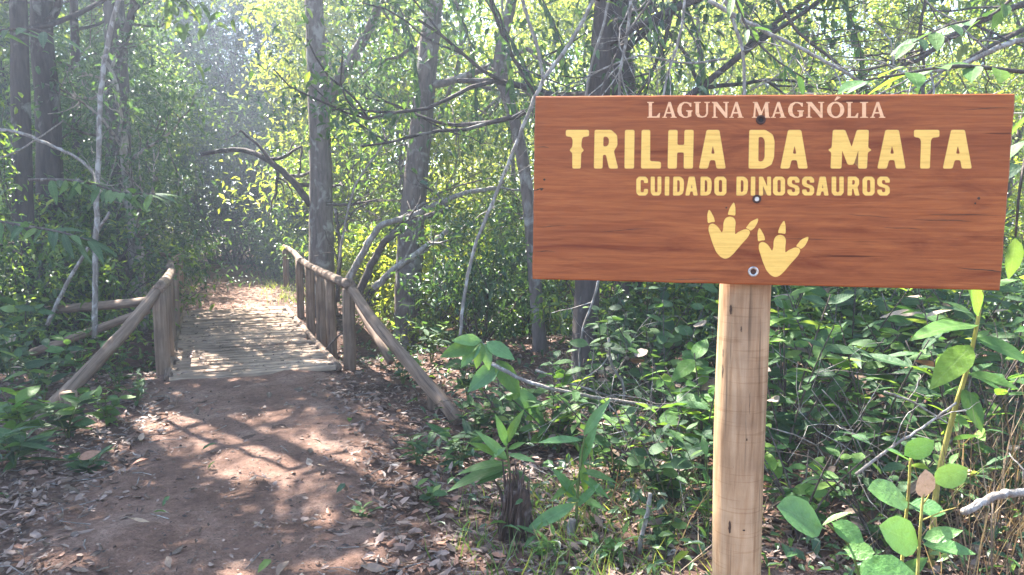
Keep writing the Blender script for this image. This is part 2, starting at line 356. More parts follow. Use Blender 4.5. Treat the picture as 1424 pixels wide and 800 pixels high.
# ------------------------------------------------------------------ trail sign
sign_base = np.array([.567, 1.83, float(gz(.567, 1.83))])
sign = empty('trail_sign', sign_base, 'brown stained wooden trail sign with yellow lettering on a pale round post', 'sign')
mb = MB(); zz = np.linspace(-.25, 1.62 - sign_base[2], 40)
mb.tube(np.stack([np.full(40, 0.) + .003 * np.sin(zz * 5), .002 * np.cos(zz * 4), zz], 1), .0605 + .0012 * np.sin(zz * 7), 32, .006)
post = link('post', mb.mesh('sign_post'), M_post, sign)
def post_mark(u, v, w, h, name):                               # drying crack or knot on the round face of the post
    d = ray(u, v); t = (1.77) / d[1]; x = d[0] * t - sign_base[0]; z = CAM_H + d[2] * t - sign_base[2]; V = []; n = 9
    for i in range(n):
        f = i / (n - 1) * 2 - 1; ww = w / 1180. * math.sqrt(max(0, 1 - f * f)) * (1 + .12 * math.sin(i * 2.3)); zz_ = z + f * h / 1180.
        for sx in (-1, 1):
            xx = x + sx * ww * 1.3 + .0003 * math.sin(i * 1.7); V.append((xx, -math.sqrt(max(1e-6, .0633 ** 2 - xx * xx)), zz_))
    Q = [(2 * i, 2 * i + 1, 2 * i + 3, 2 * i + 2) for i in range(n - 1)]
    link(name, mesh_from(name, V, np.array(Q)), M_crack, post)
M_crack = metal_mat('crack_dark', (.07, .035, .018), .9, 0)
for u, v, w, h, nm in [(1016, 735, 2.4, 20, 'crack'), (1034, 737, 3.0, 2.6, 'knot'), (1019, 432, 2.0, 15, 'crack'), (1031, 458, 1.1, 9, 'crack'), (1038, 611, 1.5, 4, 'crack'), (1021, 640, .6, 26, 'crack'), (1042, 560, .5, 34, 'crack'), (998, 730, 1.3, 8, 'crack'), (1010, 520, .6, 22, 'crack'), (1000, 470, .5, 16, 'crack')]: post_mark(u, v, w, h, nm)
Acol = np.array([1.043, -.13, -.0145]); Acol /= np.linalg.norm(Acol)
Ncol = np.cross(Acol, [0, 0, 1.]); Ncol /= np.linalg.norm(Ncol); Bcol = np.cross(Ncol, Acol)
Ncol = -Ncol if Ncol[1] > 0 else Ncol; Bcol = Bcol if Bcol[2] > 0 else -Bcol
bc = np.array([.5735, 1.745, 1.6015])
MBd = Matrix(((Acol[0], -Ncol[0], Bcol[0], bc[0]), (Acol[1], -Ncol[1], Bcol[1], bc[1]), (Acol[2], -Ncol[2], Bcol[2], bc[2]), (0, 0, 0, 1)))
def on_board(u, v):                                           # photo pixel -> (along, up) on the board face
    d = ray(u, v); o = np.array([0, 0, CAM_H]); t = ((bc - o) @ Ncol) / (d @ Ncol); p = o + d * t - bc
    return float(p @ Acol), float(p @ Bcol)
W2, H2, TH = .5265, .2165, .028
def board_mesh():
    n, m = 40, 16; V = []; rr = RNG
    xs = np.linspace(-W2, W2, n); zs = np.linspace(-H2, H2, m)
    per = [(x, -H2) for x in xs[:-1]] + [(W2, z) for z in zs[:-1]] + [(x, H2) for x in xs[::-1][:-1]] + [(-W2, z) for z in zs[::-1][:-1]]
    per = np.array(per); k = len(per); ctr = per * 0
    jit = per * (1 + RNG.normal(size=(k, 1)) * .0009)
    rings = []
    for yy, inset in ((0, .0035), (.0025, .0004), (TH - .003, 0), (TH, .003)):
        p = jit - np.sign(per) * (np.abs(np.abs(per) - [W2, H2]) < 1e-6) * inset
        rings.append(np.stack([p[:, 0], np.full(k, yy), p[:, 1]], 1))
    V = np.concatenate(rings + [[(0, 0, 0)], [(0, TH, 0)]]); Q = []; T = []
    for r in range(3):
        for a in range(k): Q.append((r * k + a, r * k + (a + 1) % k, (r + 1) * k + (a + 1) % k, (r + 1) * k + a))
    for a in range(k): T += [(4 * k, (a + 1) % k, a), (4 * k + 1, 3 * k + a, 3 * k + (a + 1) % k)]
    return mesh_from('board', V, [np.array(Q), np.array(T)])
board = link('board', board_mesh(), M_board, sign)
board.matrix_parent_inverse = Matrix.Translation(-Vector(sign_base)); board.matrix_basis = MBd

def rnd(poly, r, n=3):
    P = np.array(poly, float); out = []; k = len(P)
    for i in range(k):
        a, b, c = P[i - 1], P[i], P[(i + 1) % k]; la, lc = np.linalg.norm(a - b), np.linalg.norm(c - b)
        q = min(r, la * .45, lc * .45); p0 = b + (a - b) / la * q; p1 = b + (c - b) / lc * q
        for t in np.linspace(0, 1, n): out.append((1 - t) ** 2 * p0 + 2 * t * (1 - t) * b + t * t * p1)
    return out
def ell(cx, cy, rx, ry, n=20, rev=False):
    a = np.linspace(0, 2 * math.pi, n, endpoint=False); a = a[::-1] if rev else a
    return [(cx + rx * math.cos(t), cy + ry * math.sin(t)) for t in a]
_spur_T = [(0, 1), (1, 1), (1, .84), (.73, .82), (.68, .72), (.66, .56), (.79, .47), (.66, .41), (.64, 0), (.28, 0), (.28, .41), (.15, .47), (.28, .56), (.3, .72), (.25, .82), (0, .84)]
_T = [(0, 1), (1, 1), (1, .82), (.72, .8), (.66, .72), (.62, 0), (.24, 0), (.28, .72), (.22, .8), (0, .82)]
BOLD = {
 't': [_spur_T], 'T': [_T],
 'R': [[(0, 0), (.03, 1), (.72, 1), (.96, .86), (.97, .6), (.82, .45), (1, 0), (.63, 0), (.5, .36), (.37, .36), (.35, 0)], [(.38, .57), (.39, .83), (.55, .83), (.63, .76), (.62, .64), (.54, .57)]],
 'I': [[(0, 0), (.05, 1), (.95, 1), (.9, 0)]],
 'L': [[(0, 0), (.03, 1), (.46, 1), (.45, .19), (1, .17), (1, 0)]],
 'H': [[(0, 0), (.03, 1), (.38, 1), (.37, .61), (.64, .61), (.65, 1), (1, 1), (.97, 0), (.62, 0), (.63, .42), (.36, .42), (.35, 0)]],
 'A': [[(0, 0), (.29, 1), (.76, 1), (1, 0), (.66, 0), (.61, .22), (.41, .22), (.33, 0)], [(.45, .38), (.52, .6), (.6, .38)]],
 'D': [[(0, 0), (.03, 1), (.65, 1), (.93, .88), (1, .7), (.98, .3), (.88, .1), (.6, 0)], [(.37, .18), (.38, .82), (.55, .82), (.63, .72), (.62, .28), (.54, .18)]],
 'M': [[(0, 0), (.02, .42), (-.07, .48), (.03, .54), (.06, 1), (.38, 1), (.55, .55), (.69, 1), (1, 1), (.98, .54), (1.08, .48), (.97, .42), (.95, 0), (.72, 0), (.73, .48), (.6, .1), (.45, .1), (.3, .48), (.28, 0)]],
 'C': [[(1, .67), (1, .86), (.8, 1), (.2, 1), (0, .86), (0, .14), (.2, 0), (.8, 0), (1, .14), (1, .34), (.66, .34), (.66, .22), (.6, .17), (.42, .17), (.36, .22), (.36, .78), (.42, .83), (.6, .83), (.66, .78), (.66, .67)]],
 'U': [[(0, 1), (.37, 1), (.37, .22), (.45, .17), (.57, .17), (.65, .22), (.65, 1), (1, 1), (1, .16), (.8, 0), (.2, 0), (0, .16)]],
 'O': [[(0, .86), (.2, 1), (.8, 1), (1, .86), (1, .14), (.8, 0), (.2, 0), (0, .14)], [(.36, .22), (.36, .78), (.43, .83), (.58, .83), (.65, .78), (.65, .22), (.58, .17), (.43, .17)]],
 'N': [[(0, 0), (0, 1), (.31, 1), (.69, .46), (.69, 1), (1, 1), (1, 0), (.7, 0), (.32, .55), (.32, 0)]],
 'S': [[(1, .69), (1, .86), (.8, 1), (.2, 1), (0, .86), (0, .6), (.15, .49), (.6, .4), (.65, .34), (.65, .22), (.58, .17), (.43, .17), (.36, .22), (.36, .31), (0, .31), (0, .14), (.2, 0), (.8, 0), (1, .14), (1, .4), (.85, .52), (.42, .61), (.36, .67), (.36, .78), (.43, .83), (.58, .83), (.65, .78), (.65, .69)]],
}
SERIF = {
 'L': [[(0, 0), (0, .05), (.12, .08), (.12, .92), (0, .95), (0, 1), (.52, 1), (.52, .95), (.37, .92), (.37, .09), (.72, .09), (.92, .3), (1, .3), (.95, 0)]],
 'A': [[(0, 0), (0, .05), (.09, .07), (.43, 1), (.58, 1), (.91, .07), (1, .05), (1, 0), (.58, 0), (.58, .05), (.67, .07), (.62, .27), (.29, .27), (.21, .07), (.32, .05), (.32, 0)], [(.32, .36), (.46, .76), (.59, .36)]],
 'G': [[(.92, .7), (.92, .95), (.84, .94), (.62, 1), (.4, 1), (.15, .88), (0, .62), (0, .38), (.12, .14), (.4, 0), (.65, 0), (.92, .1), (.92, .38), (1, .41), (1, .47), (.58, .47), (.58, .41), (.69, .38), (.69, .11), (.58, .07), (.43, .1), (.29, .27), (.26, .5), (.3, .76), (.46, .92), (.6, .92), (.74, .86), (.85, .7)]],
 'U': [[(0, 1), (.43, 1), (.43, .95), (.32, .92), (.32, .3), (.39, .14), (.55, .09), (.7, .14), (.77, .3), (.77, .92), (.66, .95), (.66, 1), (1, 1), (1, .95), (.89, .92), (.89, .26), (.76, .06), (.5, 0), (.24, .05), (.1, .25), (.1, .92), (0, .95)]],
 'N': [[(0, 0), (0, .05), (.1, .08), (.1, .9), (0, .95), (0, 1), (.3, 1), (.79, .33), (.79, .92), (.67, .95), (.67, 1), (1, 1), (1, .95), (.91, .92), (.91, 0), (.8, 0), (.22, .76), (.22, .08), (.33, .05), (.33, 0)]],
 'M': [[(0, 0), (0, .05), (.08, .08), (.15, .92), (.05, .95), (.05, 1), (.3, 1), (.53, .38), (.75, 1), (.97, 1), (.97, .95), (.88, .92), (.93, .08), (1, .05), (1, 0), (.65, 0), (.65, .05), (.73, .08), (.69, .66), (.49, .05), (.43, .05), (.22, .7), (.18, .08), (.29, .05), (.29, 0)]],
 'O': [ell(.5, .5, .5, .52), ell(.5, .5, .27, .42, rev=True)],
 'o': [ell(.5, .5, .5, .52), ell(.5, .5, .27, .42, rev=True), [(.42, 1.1), (.58, 1.36), (.8, 1.3), (.5, 1.08)]],
 'I': [[(0, 0), (0, .05), (.26, .08), (.26, .92), (0, .95), (0, 1), (1, 1), (1, .95), (.74, .92), (.74, .08), (1, .05), (1, 0)]],
}
def curve_mesh(name, polys, thick, off=0):
    cu = bpy.data.curves.new(name, 'CURVE'); cu.dimensions = '2D'; cu.fill_mode = 'BOTH'; cu.extrude = thick; cu.offset = off
    for p in polys:
        s = cu.splines.new('POLY'); s.points.add(len(p) - 1); s.use_cyclic_u = True
        for pt, (x, y) in zip(s.points, p): pt.co = (x, y, 0, 1)
    o = bpy.data.objects.new(name, cu); C.objects.link(o)
    me = bpy.data.meshes.new_from_object(o.evaluated_get(bpy.context.evaluated_depsgraph_get()))
    bpy.data.objects.remove(o); bpy.data.curves.remove(cu); me.name = name
    return me
FLAT = Matrix(((1, 0, 0, 0), (0, 0, -1, 0), (0, 1, 0, 0), (0, 0, 0, 1)))   # curve XY -> board face XZ, facing the viewer
def lettering(face, items, y0, y1, mat, label, r):
    polys = []
    for ch, a, b, *yy in items:
        t, bt = yy if yy else (y0, y1)
        for p in face[ch]:
            px = [(a + (b - a) * x, bt + (t - bt) * y) for x, y in p]
            if r: px = rnd(px, r)
            polys.append([on_board(*q) for q in px])
    o = link('lettering', curve_mesh('lettering', polys, .0006), mat, board); o.matrix_basis = Matrix.Translation((0, -.0004, 0)) @ FLAT
    tag(o, label)
    if r:
        e = link('lettering_edge', curve_mesh('lettering_edge', polys, .0003, .0007), M_edge, board); e.matrix_basis = Matrix.Translation((0, -.0002, 0)) @ FLAT
SER = [('L', 900, 918), ('A', 921, 941), ('G', 942, 963), ('U', 965, 987), ('N', 990, 1013.5), ('A', 1014, 1034), ('M', 1045.5, 1071), ('A', 1072, 1093), ('G', 1096, 1118),
       ('N', 1121, 1146), ('o', 1150, 1174), ('L', 1177, 1193.5), ('I', 1196, 1207), ('A', 1210, 1231)]
BIG = [('t', 787, 819), ('R', 826, 859.5), ('I', 868.5, 883), ('L', 891.5, 919), ('H', 928.5, 964.5), ('A', 972, 1009), ('D', 1041, 1077), ('A', 1085, 1123), ('M', 1155, 1208),
       ('A', 1220, 1259), ('T', 1271, 1306), ('A', 1311, 1351)]
SML = [('C', 885, 901), ('U', 905, 919.5), ('I', 924.5, 931), ('D', 936, 951), ('A', 953, 970), ('D', 974, 989.5), ('O', 993.5, 1010), ('D', 1024, 1040), ('I', 1044, 1050.5), ('N', 1055.5, 1072),
       ('O', 1075, 1091.5), ('S', 1095, 1111.5), ('S', 1115.5, 1132), ('A', 1135, 1152), ('U', 1156.5, 1173), ('R', 1178.5, 1195), ('O', 1199.5, 1216), ('S', 1220, 1237)]
lettering(SERIF, SER[:6], 142, 164, M_peach, 'peach serif lettering LAGUNA', 0); lettering(SERIF, SER[6:], 142, 164, M_peach, 'peach serif lettering MAGNÓLIA', 0)
lettering(BOLD, BIG[:6], 181, 234.5, M_yellow, 'large yellow lettering TRILHA', 2.2); lettering(BOLD, BIG[6:8], 181, 234.5, M_yellow, 'large yellow lettering DA', 2.2)
lettering(BOLD, BIG[8:], 181, 234.5, M_yellow, 'large yellow lettering MATA', 2.2)
lettering(BOLD, SML[:7], 246, 272, M_yellow, 'small yellow lettering CUIDADO', 1.3); lettering(BOLD, SML[7:], 246, 272, M_yellow, 'small yellow lettering DINOSSAUROS', 1.3)
foot = [[(225, 300), (230, 264), (255, 253), (285, 270), (310, 305), (319, 320), (329, 295), (329, 250), (345, 215), (375, 205), (405, 215), (416, 245), (410, 290), (411, 335), (430, 315), (480, 293), (507, 298), (516, 318), (500, 350), (450, 405), (400, 465), (367, 494), (340, 501), (312, 490), (280, 455), (255, 395), (236, 335)],
        [(221, 256), (217, 190), (229, 158), (240, 168), (264, 212), (272, 246), (248, 244)], [(358, 196), (372, 150), (403, 103), (413, 140), (413, 203), (385, 195)], [(484, 288), (520, 240), (574, 216), (568, 247), (545, 287), (518, 307), (505, 293)]]
for dx, dy in ((0, 0), (349, 127)):
    polys = [[on_board(940 + (x + dx) / 5, 260 + (y + dy) / 5) for x, y in rnd(p, 14)] for p in foot]
    o = link('footprint', curve_mesh('footprint', polys, .0006), M_yellow, board); o.matrix_basis = Matrix.Translation((0, -.0004, 0)) @ FLAT
tag(o, 'yellow three-toed dinosaur footprint set lower on the board')
def screw(u, v, r, ringmat, inner):
    x, z = on_board(u, v); r = r / 600.; mb = MB(); k = 18; a = np.arange(k) * 2 * math.pi / k
    prof = [(r, -.0002), (r * .98, -.002), (r * .8, -.0028), (r * .55, -.0022), (r * .5, -.0006)]
    V = np.concatenate([np.stack([np.cos(a) * q, np.full(k, y), np.sin(a) * q], 1) for q, y in prof]); Q = []
    for g in range(len(prof) - 1):
        for b in range(k): Q.append((g * k + b, g * k + (b + 1) % k, (g + 1) * k + (b + 1) % k, (g + 1) * k + b))
    mb.add(V, Q); o = link('screw', mb.mesh('screw'), ringmat, board, (x, 0, z))
    mb = MB(); V = np.concatenate([np.stack([np.cos(a) * r * .52, np.full(k, -.0009), np.sin(a) * r * .52], 1), [(0, -.0012, 0)]])
    mb.add(V, (), [(k, b, (b + 1) % k) for b in range(k)]); c = link('screw_socket', mb.mesh('screw_socket'), inner, board, (x, 0, z))
screw(1058, 167, 6.5, M_rust, M_void); screw(1052.5, 277, 6, M_rust, M_screw); screw(1047.5, 378, 7.5, M_screw, M_rust)

def board_mark(u0, v0, u1, v1, w, name='crack'):              # split, nail hole or knot in the board face
    n = 10; up, lo = [], []; rr = np.random.default_rng(int(u0 + v0))
    for i in range(n + 1):
        t = i / n; hw = w * math.sin(math.pi * t) ** .7 * rr.uniform(.6, 1.2) + .05; u = u0 + (u1 - u0) * t; v = v0 + (v1 - v0) * t + .5 * math.sin(t * 7) * (abs(u1 - u0) > 12)
        up.append((u, v - hw)); lo.append((u, v + hw))
    o = link(name, curve_mesh(name, [[on_board(*p) for p in up + lo[::-1]]], .0002), M_crack, board); o.matrix_basis = Matrix.Translation((0, -.0002, 0)) @ FLAT
for a in [(741, 204, 764, 205.5, .5), (741, 265, 757, 262, .9), (1228, 316, 1282, 319, .45), (1268, 305, 1352, 308, .55), (1330, 372, 1400, 379, .8), (1180, 298, 1236, 303, .35), (742, 316, 790, 314, .3), (1290, 298, 1392, 300, .4), (835, 322, 905, 318, .3), (742, 349, 772, 350, .5), (1085, 331, 1150, 334, .3), (1340, 152, 1404, 150, .35), (930, 388, 990, 389, .4)]: board_mark(*a)
for u, v, w in [(757, 250, 1.7), (753, 263.5, 1.9), (1010, 289, 1.4), (1361, 276, 2.2), (1356, 283, 1.5)]: board_mark(u - w, v, u + w, v, w * .9, 'nail_hole')

# ------------------------------------------------------------------ footbridge
bridge = empty('footbridge', (0, 0, 0), 'small weathered timber footbridge with log handrails crossing a gully', 'bridge')
rb = np.random.default_rng(21)
def plank_mesh(L, W, T, seed):
    r = np.random.default_rng(seed); n = 9; xs = np.linspace(-L / 2, L / 2, n); rings = []
    bow = r.normal() * .006; 
    for i, x in enumerate(xs):
        w = W / 2 * (1 + r.normal() * .05); z = bow * (1 - (2 * x / L) ** 2) + r.normal() * .0015; c = r.normal() * .003; b = .008
        rings.append([(x, c - w, z - T), (x, c - w, z - .02), (x, c - w * .72, z - .002), (x, c, z + .01 + r.normal() * .0015), (x, c + w * .72, z - .002), (x, c + w, z - .02), (x, c + w, z - T)])
    V = np.array(rings).reshape(-1, 3); k = 7; Q = []; 
    for i in range(n - 1):
        for a in range(k): Q.append((i * k + a, i * k + (a + 1) % k, (i + 1) * k + (a + 1) % k, (i + 1) * k + a))
    mb = MB(); mb.add(V, Q, [(0, a, a + 1) for a in range(1, 6)] + [((n - 1) * k, (n - 1) * k + a + 1, (n - 1) * k + a) for a in range(1, 6)])
    return mb.mesh('plank', False)
pm = [plank_mesh(1.46, .104, .035, s) for s in range(6)]
s = 7.42; k = 0
while s < 12.62:
    zz = .045 + .03 * (1 if .5 < 1 else 0)
    o = link('plank', pm[k % 6], M_plank, bridge); p = br(s, .365 + rb.normal() * .025, .052 + rb.normal() * .006)
    o.location = p; o.scale = (rb.uniform(.94, 1.05), rb.uniform(.8, 1.1), 1); o.rotation_euler = (rb.normal() * .03, rb.normal() * .008, B_AZ + rb.normal() * .016); s += .119 + rb.normal() * .006; k += 1
def logmesh(name, A, Bp, r0, r1, seed, k=12, n=14, bend=.02, parent=bridge, mat=M_rail, label=None):
    r = np.random.default_rng(seed); A = np.asarray(A, float); Bp = np.asarray(Bp, float); Lg = np.linalg.norm(Bp - A)
    t = np.linspace(0, 1, n); P = np.stack([t * Lg, bend * np.sin(t * math.pi * r.uniform(.8, 1.6)) * r.choice([-1, 1]) + r.normal(size=n) * .002, r.normal(size=n) * .002], 1)
    R = r0 + (r1 - r0) * t + r.normal(size=n) * r0 * .03
    mb = MB(); mb.tube(P, R * .9, k, .05, r); o = link(name, mb.mesh(name), mat, parent)
    d = Vector(Bp - A).normalized(); o.rotation_euler = d.to_track_quat('X', 'Z').to_euler(); o.location = A
    if label: o['label'] = label
    return o
def post_at(p, h, r, seed, name='railing_post'):
    q = np.random.default_rng(seed); n = 9; z = np.linspace(-.35, h, n)
    mb = MB(); mb.tube(np.stack([q.normal(size=n) * .002 + z * q.normal() * .012, q.normal(size=n) * .002 + z * q.normal() * .012, z], 1), r * (1 + q.normal(size=n) * .025), 12, .03, q)
    return link(name, mb.mesh(name), M_railz, bridge, p)
NR, NL = 1.29, -.44
for i, s in enumerate((7.58, 8.75, 9.6, 10.7, 11.9)): post_at(br(s, NR, .0), .80 + .01 * i, (.064, .058, .068, .062, .058)[i], 50 + i)
for i, s in enumerate((7.9, 8.55, 9.5, 10.8, 12.2, 13.3)): post_at(br(s, NL, .0), .80, (.066, .072, .06, .062, .06, .058)[i], 70 + i)
logmesh('handrail', br(7.45, NR, .845), br(12.2, NR, .845), .056, .05, 1, bend=.03)
logmesh('handrail', br(12.0, NR + .02, .84), br(16.2, NR + .17, .88), .052, .045, 2, bend=.04); post_at(br(15.9, NR + .17, 0), .86, .06, 90)
logmesh('handrail', br(7.85, NL, .85), br(10.4, NL, .85), .058, .052, 3, bend=.025)
logmesh('handrail', br(10.1, NL + .01, .9), br(13.5, NL - .02, .85), .05, .055, 4, bend=.03)
A_ = onground(634, 578); logmesh('sloping_handrail', br(7.62, NR, .86), A_ + [0, 0, .02], .056, .064, 5, bend=.03)
A_ = onground(55, 582); logmesh('sloping_handrail', br(7.95, NL, .84), A_ + [0, 0, .0], .06, .07, 6, bend=.03)
pL = onground(97, 574); post_at(pL, .2, .06, 91, 'stub_post'); pR = onground(604, 560); post_at(pR, .12, .06, 92, 'stub_post')
logmesh('bank_rail', br(8.15, NL - .04, .70), at(45, 434, 8.6), .05, .055, 7, bend=.03)
logmesh('bank_rail', br(13.35, NL, .86), at(196, 352, 12.6), .045, .045, 8, bend=.02)
logmesh('brace', br(8.6, NR + .1, .78), br(7.25, NR + .35, .1), .045, .045, 9, bend=.01)
logmesh('brace', br(8.0, NL - .12, .62), br(8.6, NL - 1.2, .18), .045, .045, 10, bend=.01)
logmesh('edge_log', br(7.4, 1.15, .045), br(12.6, 1.15, .045), .04, .036, 11, bend=.015); logmesh('edge_log', br(7.45, -.385, .045), br(12.6, -.385, .045), .036, .036, 12, bend=.015)
for n in (-.2, .36, .92): logmesh('beam', br(7.2, n, -.085), br(12.8, n, -.085), .085, .085, 13 + int(n * 10), bend=.0)

# ------------------------------------------------------------------ trees
def grow(rng, P0, d, L, r, depth, out, tips, spread=.7, droop=.0, nb=(2, 4), wig=.18, shrink=.68):
    n = 5; P = [np.array(P0, float)]; d = unit(np.array(d, float))
    for i in range(n):
        d = unit(d + rng.normal(size=3) * wig + [0, 0, .05 - droop]); P.append(P[-1] + d * L / n)
    P = np.array(P); out.append((P, np.linspace(r, r * .55, n + 1)))
    if depth == 0:
        for q in P[1:]: tips.append((q, d))
        return
    for b in range(rng.integers(nb[0], nb[1] + 1)):
        k = rng.integers(2, n + 1); e = unit(d + rng.normal(size=3) * spread)
        grow(rng, P[k], e, L * rng.uniform(.55, .85), r * .5, depth - 1, out, tips, spread, droop, nb, wig, shrink)
def leaves_at(rng, tips, per, jitter, size, ratio=.42, droop=.35, flat=.7):
    C0 = np.array([t[0] for t in tips]); D0 = np.array([t[1] for t in tips]); n = len(tips) * per; idx = np.repeat(np.arange(len(tips)), per)
    cl = rng.random(len(tips)); P = C0[idx] + rng.normal(size=(n, 3)) * jitter
    X = unit(D0[idx] * .5 + rng.normal(size=(n, 3)) * .8 + [0, 0, -droop]); Z = unit(rng.normal(size=(n, 3)) * (1 - flat) + [0, 0, flat])
    L = size * rng.uniform(.6, 1.25, n); t = np.clip(cl[idx] * .55 + rng.random(n) * .5 - .02, 0, 1)
    return P, X, Z, L, L * ratio * rng.uniform(.8, 1.2, n), t
def tree(name, label, trunk, r0, r1, seed, bark, leafm, limbs=8, limb_from=.35, limb_len=2.2, per=14, size=.11, jitter=.22, depth=2, extra=(), kind='mid', up=.35, group=None, nb=(2, 4), droop=.0, ratio=.42, cat='tree', limb_to=1.0):
    rng = np.random.default_rng(seed); P = spline(trunk, 5); base = P[0].copy(); t = np.linspace(0, 1, len(P))
    root = empty(name, base, label, cat, group); mb = MB(); R = r0 + (r1 - r0) * t; R[0] *= 1.35; R[1] *= 1.12
    mb.tube(P - base, R, 12, .05, rng); segs, tips = [], []
    for b in range(limbs):
        f = limb_from + (limb_to - limb_from) * (b + rng.random()) / limbs; i = min(int(f * (len(P) - 1)), len(P) - 1)
        a = b * 2.4 + rng.normal() * .5; d = np.array([math.cos(a), math.sin(a), up + rng.normal() * .15])
        grow(rng, P[i], d, limb_len * (1.15 - .5 * f) * rng.uniform(.7, 1.2), max(.012, R[i] * .42), depth, segs, tips, droop=droop, nb=nb)
    grow(rng, P[-1], P[-1] - P[-2], limb_len * .8, r1 * .8, depth, segs, tips, nb=nb)
    for Q, ra, rb_ in extra:
        Q = spline(Q, 5); mb.tube(Q - base, np.linspace(ra, rb_, len(Q)), 9, .04, rng)
        if leafm: grow(rng, Q[-1], Q[-1] - Q[-2], limb_len * .7, rb_ * .8, depth, segs, tips, nb=nb)
    for Q, rr in segs: mb.tube(Q - base, rr, 5, .03, rng, cap=False)
    link('trunk', mb.mesh('trunk'), bark, root)
    if leafm and per:
        A = leaves_at(rng, tips, per, jitter, size, ratio); A = (A[0] - base,) + A[1:]
        me = leaf_cloud('crown', *A, kind); o = link('crown', me, leafm, root); o['kind'] = 'stuff'
    return root
def col(*pts): return [at(u, v, Y) for u, v, Y in pts]
def up_to(P, z, dx=0, dy=0):
    p = P[-1]; return P + [p + [dx * .5, dy * .5, (z - p[2]) * .5], np.array([p[0] + dx, p[1] + dy, z])]
def gbase(P):
    p = P[0].copy(); p[2] = float(gz(p[0], p[1])) - .12; return [p] + P[1:]

CT = 'tall trees shading the trail'
MARKS = [(-300, 'well outside the straight dark trunk'), (-40, 'at the foot of the arching branch'), (20, 'by the straight dark trunk'), (52, 'by the thicker dark trunk'), (92, 'near the leaning stick'), (140, 'behind the thin pale pole'), (215, 'over the far bank rail'), (290, 'where the trail disappears'),
         (375, 'by the far handrail end'), (440, 'behind the forked tree'), (520, 'between the forked and leaning trees'), (585, 'behind the leaning tree'), (660, 'behind the crooked trunk'), (745, 'in line with the letter T of TRILHA'),
         (850, 'in line with the word TRILHA'), (960, 'in line with the sign post'), (1060, 'in line with the word DA'), (1140, 'in line with the word MATA'), (1260, 'in line with the end of MATA'), (1380, 'off the free end of the sign board'), (1480, 'well past the free end of the sign')]
def mark(u):
    m = MARKS[0][1]
    for a, t in MARKS:
        if u >= a: m = t
    return m
USED = {}
def uniq(label): return label
def size_word(h): return 'ankle-high' if h < .55 else 'knee-high' if h < .95 else 'waist-high' if h < 1.3 else 'chest-high' if h < 1.75 else 'head-high' if h < 2.3 else 'overhead'
tree('forked_tree', 'grey-brown forked tree trunk standing behind the far posts of the bridge handrail', gbase(up_to(col((447, 436, 11.9), (447, 330, 11.9), (446, 230, 11.9), (442, 120, 11.9), (436, 0, 11.9)), 10.5, -.3, .3)), .21, .10, 101, M_bark, M_leaf_mid,
     7, .66, 2.4, 24, .12, .22, nb=(1, 3), extra=[(col((455, 145, 11.9), (470, 112, 11.85), (495, 72, 11.8), (520, 25, 11.7), (545, -60, 11.6)), .1, .06)], group=CT)
tree('leaning_tree', 'lichen-spotted trunk leaning slightly beside the dead leaning branches past the sloping handrail', gbase(up_to(col((562, 446, 10.6), (568, 360, 10.6), (578, 240, 10.6), (590, 120, 10.6), (602, 0, 10.6)), 9.5, .5, -.4)), .20, .085, 102, M_bark, M_leaf_dark,
     9, .5, 1.7, 13, .11, .22, group=CT, droop=.02)
tree('dark_tree', 'dark straight trunk at the edge of the view beyond the left bank rail', gbase(up_to(col((33, 440, 9.0), (33, 300, 9.0), (30, 150, 9.0), (26, 0, 9.0)), 9.5, .4, -.4)), .125, .07, 103, M_bark_dark, M_leaf_mid, 6, .55, 1.9, 9, .24, .26, nb=(1, 3), ratio=.5, group=CT)
tree('dark_tree', 'thicker dark trunk paired with the straight one above the broad-leaved plants', gbase(up_to(col((72, 440, 9.6), (70, 300, 9.6), (66, 150, 9.6), (58, 0, 9.6)), 10.5, .5, .5)), .17, .09, 104, M_bark_dark, M_leaf_mid, 7, .58, 2.3, 10, .24, .26, nb=(1, 3), ratio=.5, group=CT)
tree('dark_tree', 'dark trunk rising behind the thin pale pole sapling', gbase(up_to(col((168, 400, 12.2), (165, 250, 12.2), (162, 120, 12.2), (158, 0, 12.2)), 11.5, -.3, .2)), .21, .11, 105, M_bark_dark, M_leaf_mid, 8, .45, 2.6, 26, .12, .22, nb=(1, 3), group=CT)
tree('slender_tree', 'slender dark trunk between the paired trunks and the pale pole', gbase(up_to(col((112, 400, 13), (108, 250, 13), (106, 100, 13), (103, 0, 13)), 9, 0, .3)), .08, .05, 106, M_bark_dark, M_leaf_mid, 7, .5, 2.0, 11, .12, .28, group=CT)
tree('vine_covered_tree', 'dark trunk showing below the sign board, nearer the dangling dead vine', gbase(up_to(col((812, 520, 6.6), (816, 430, 6.6), (824, 280, 6.6), (836, 100, 6.6), (842, 0, 6.6)), 7.5, .3, .3)), .115, .07, 107, M_bark_dark, M_leaf_dark, 8, .34, 1.7, 12, .1, .22, group=CT)
tree('vine_covered_tree', 'dark trunk showing below the sign board, the one closer to the post', gbase(up_to(col((850, 500, 7.3), (872, 410, 7.3), (876, 300, 7.3), (866, 120, 7.3), (858, 0, 7.3)), 8.5, .6, .3)), .14, .08, 108, M_bark_dark, M_leaf_dark, 8, .36, 1.9, 12, .1, .24, group=CT)
tree('crooked_tree', 'thin crooked trunk bending in an S just past the upper corner of the sign', gbase(up_to(col((752, 470, 8.2), (742, 370, 8.2), (732, 260, 8.2), (716, 170, 8.2), (695, 105, 8.2), (697, 60, 8.2), (712, 0, 8.2)), 6.8, .6, .2)), .075, .05, 109, M_bark, M_leaf_dark, 6, .8, 1.2, 11, .11, .2, group=CT)
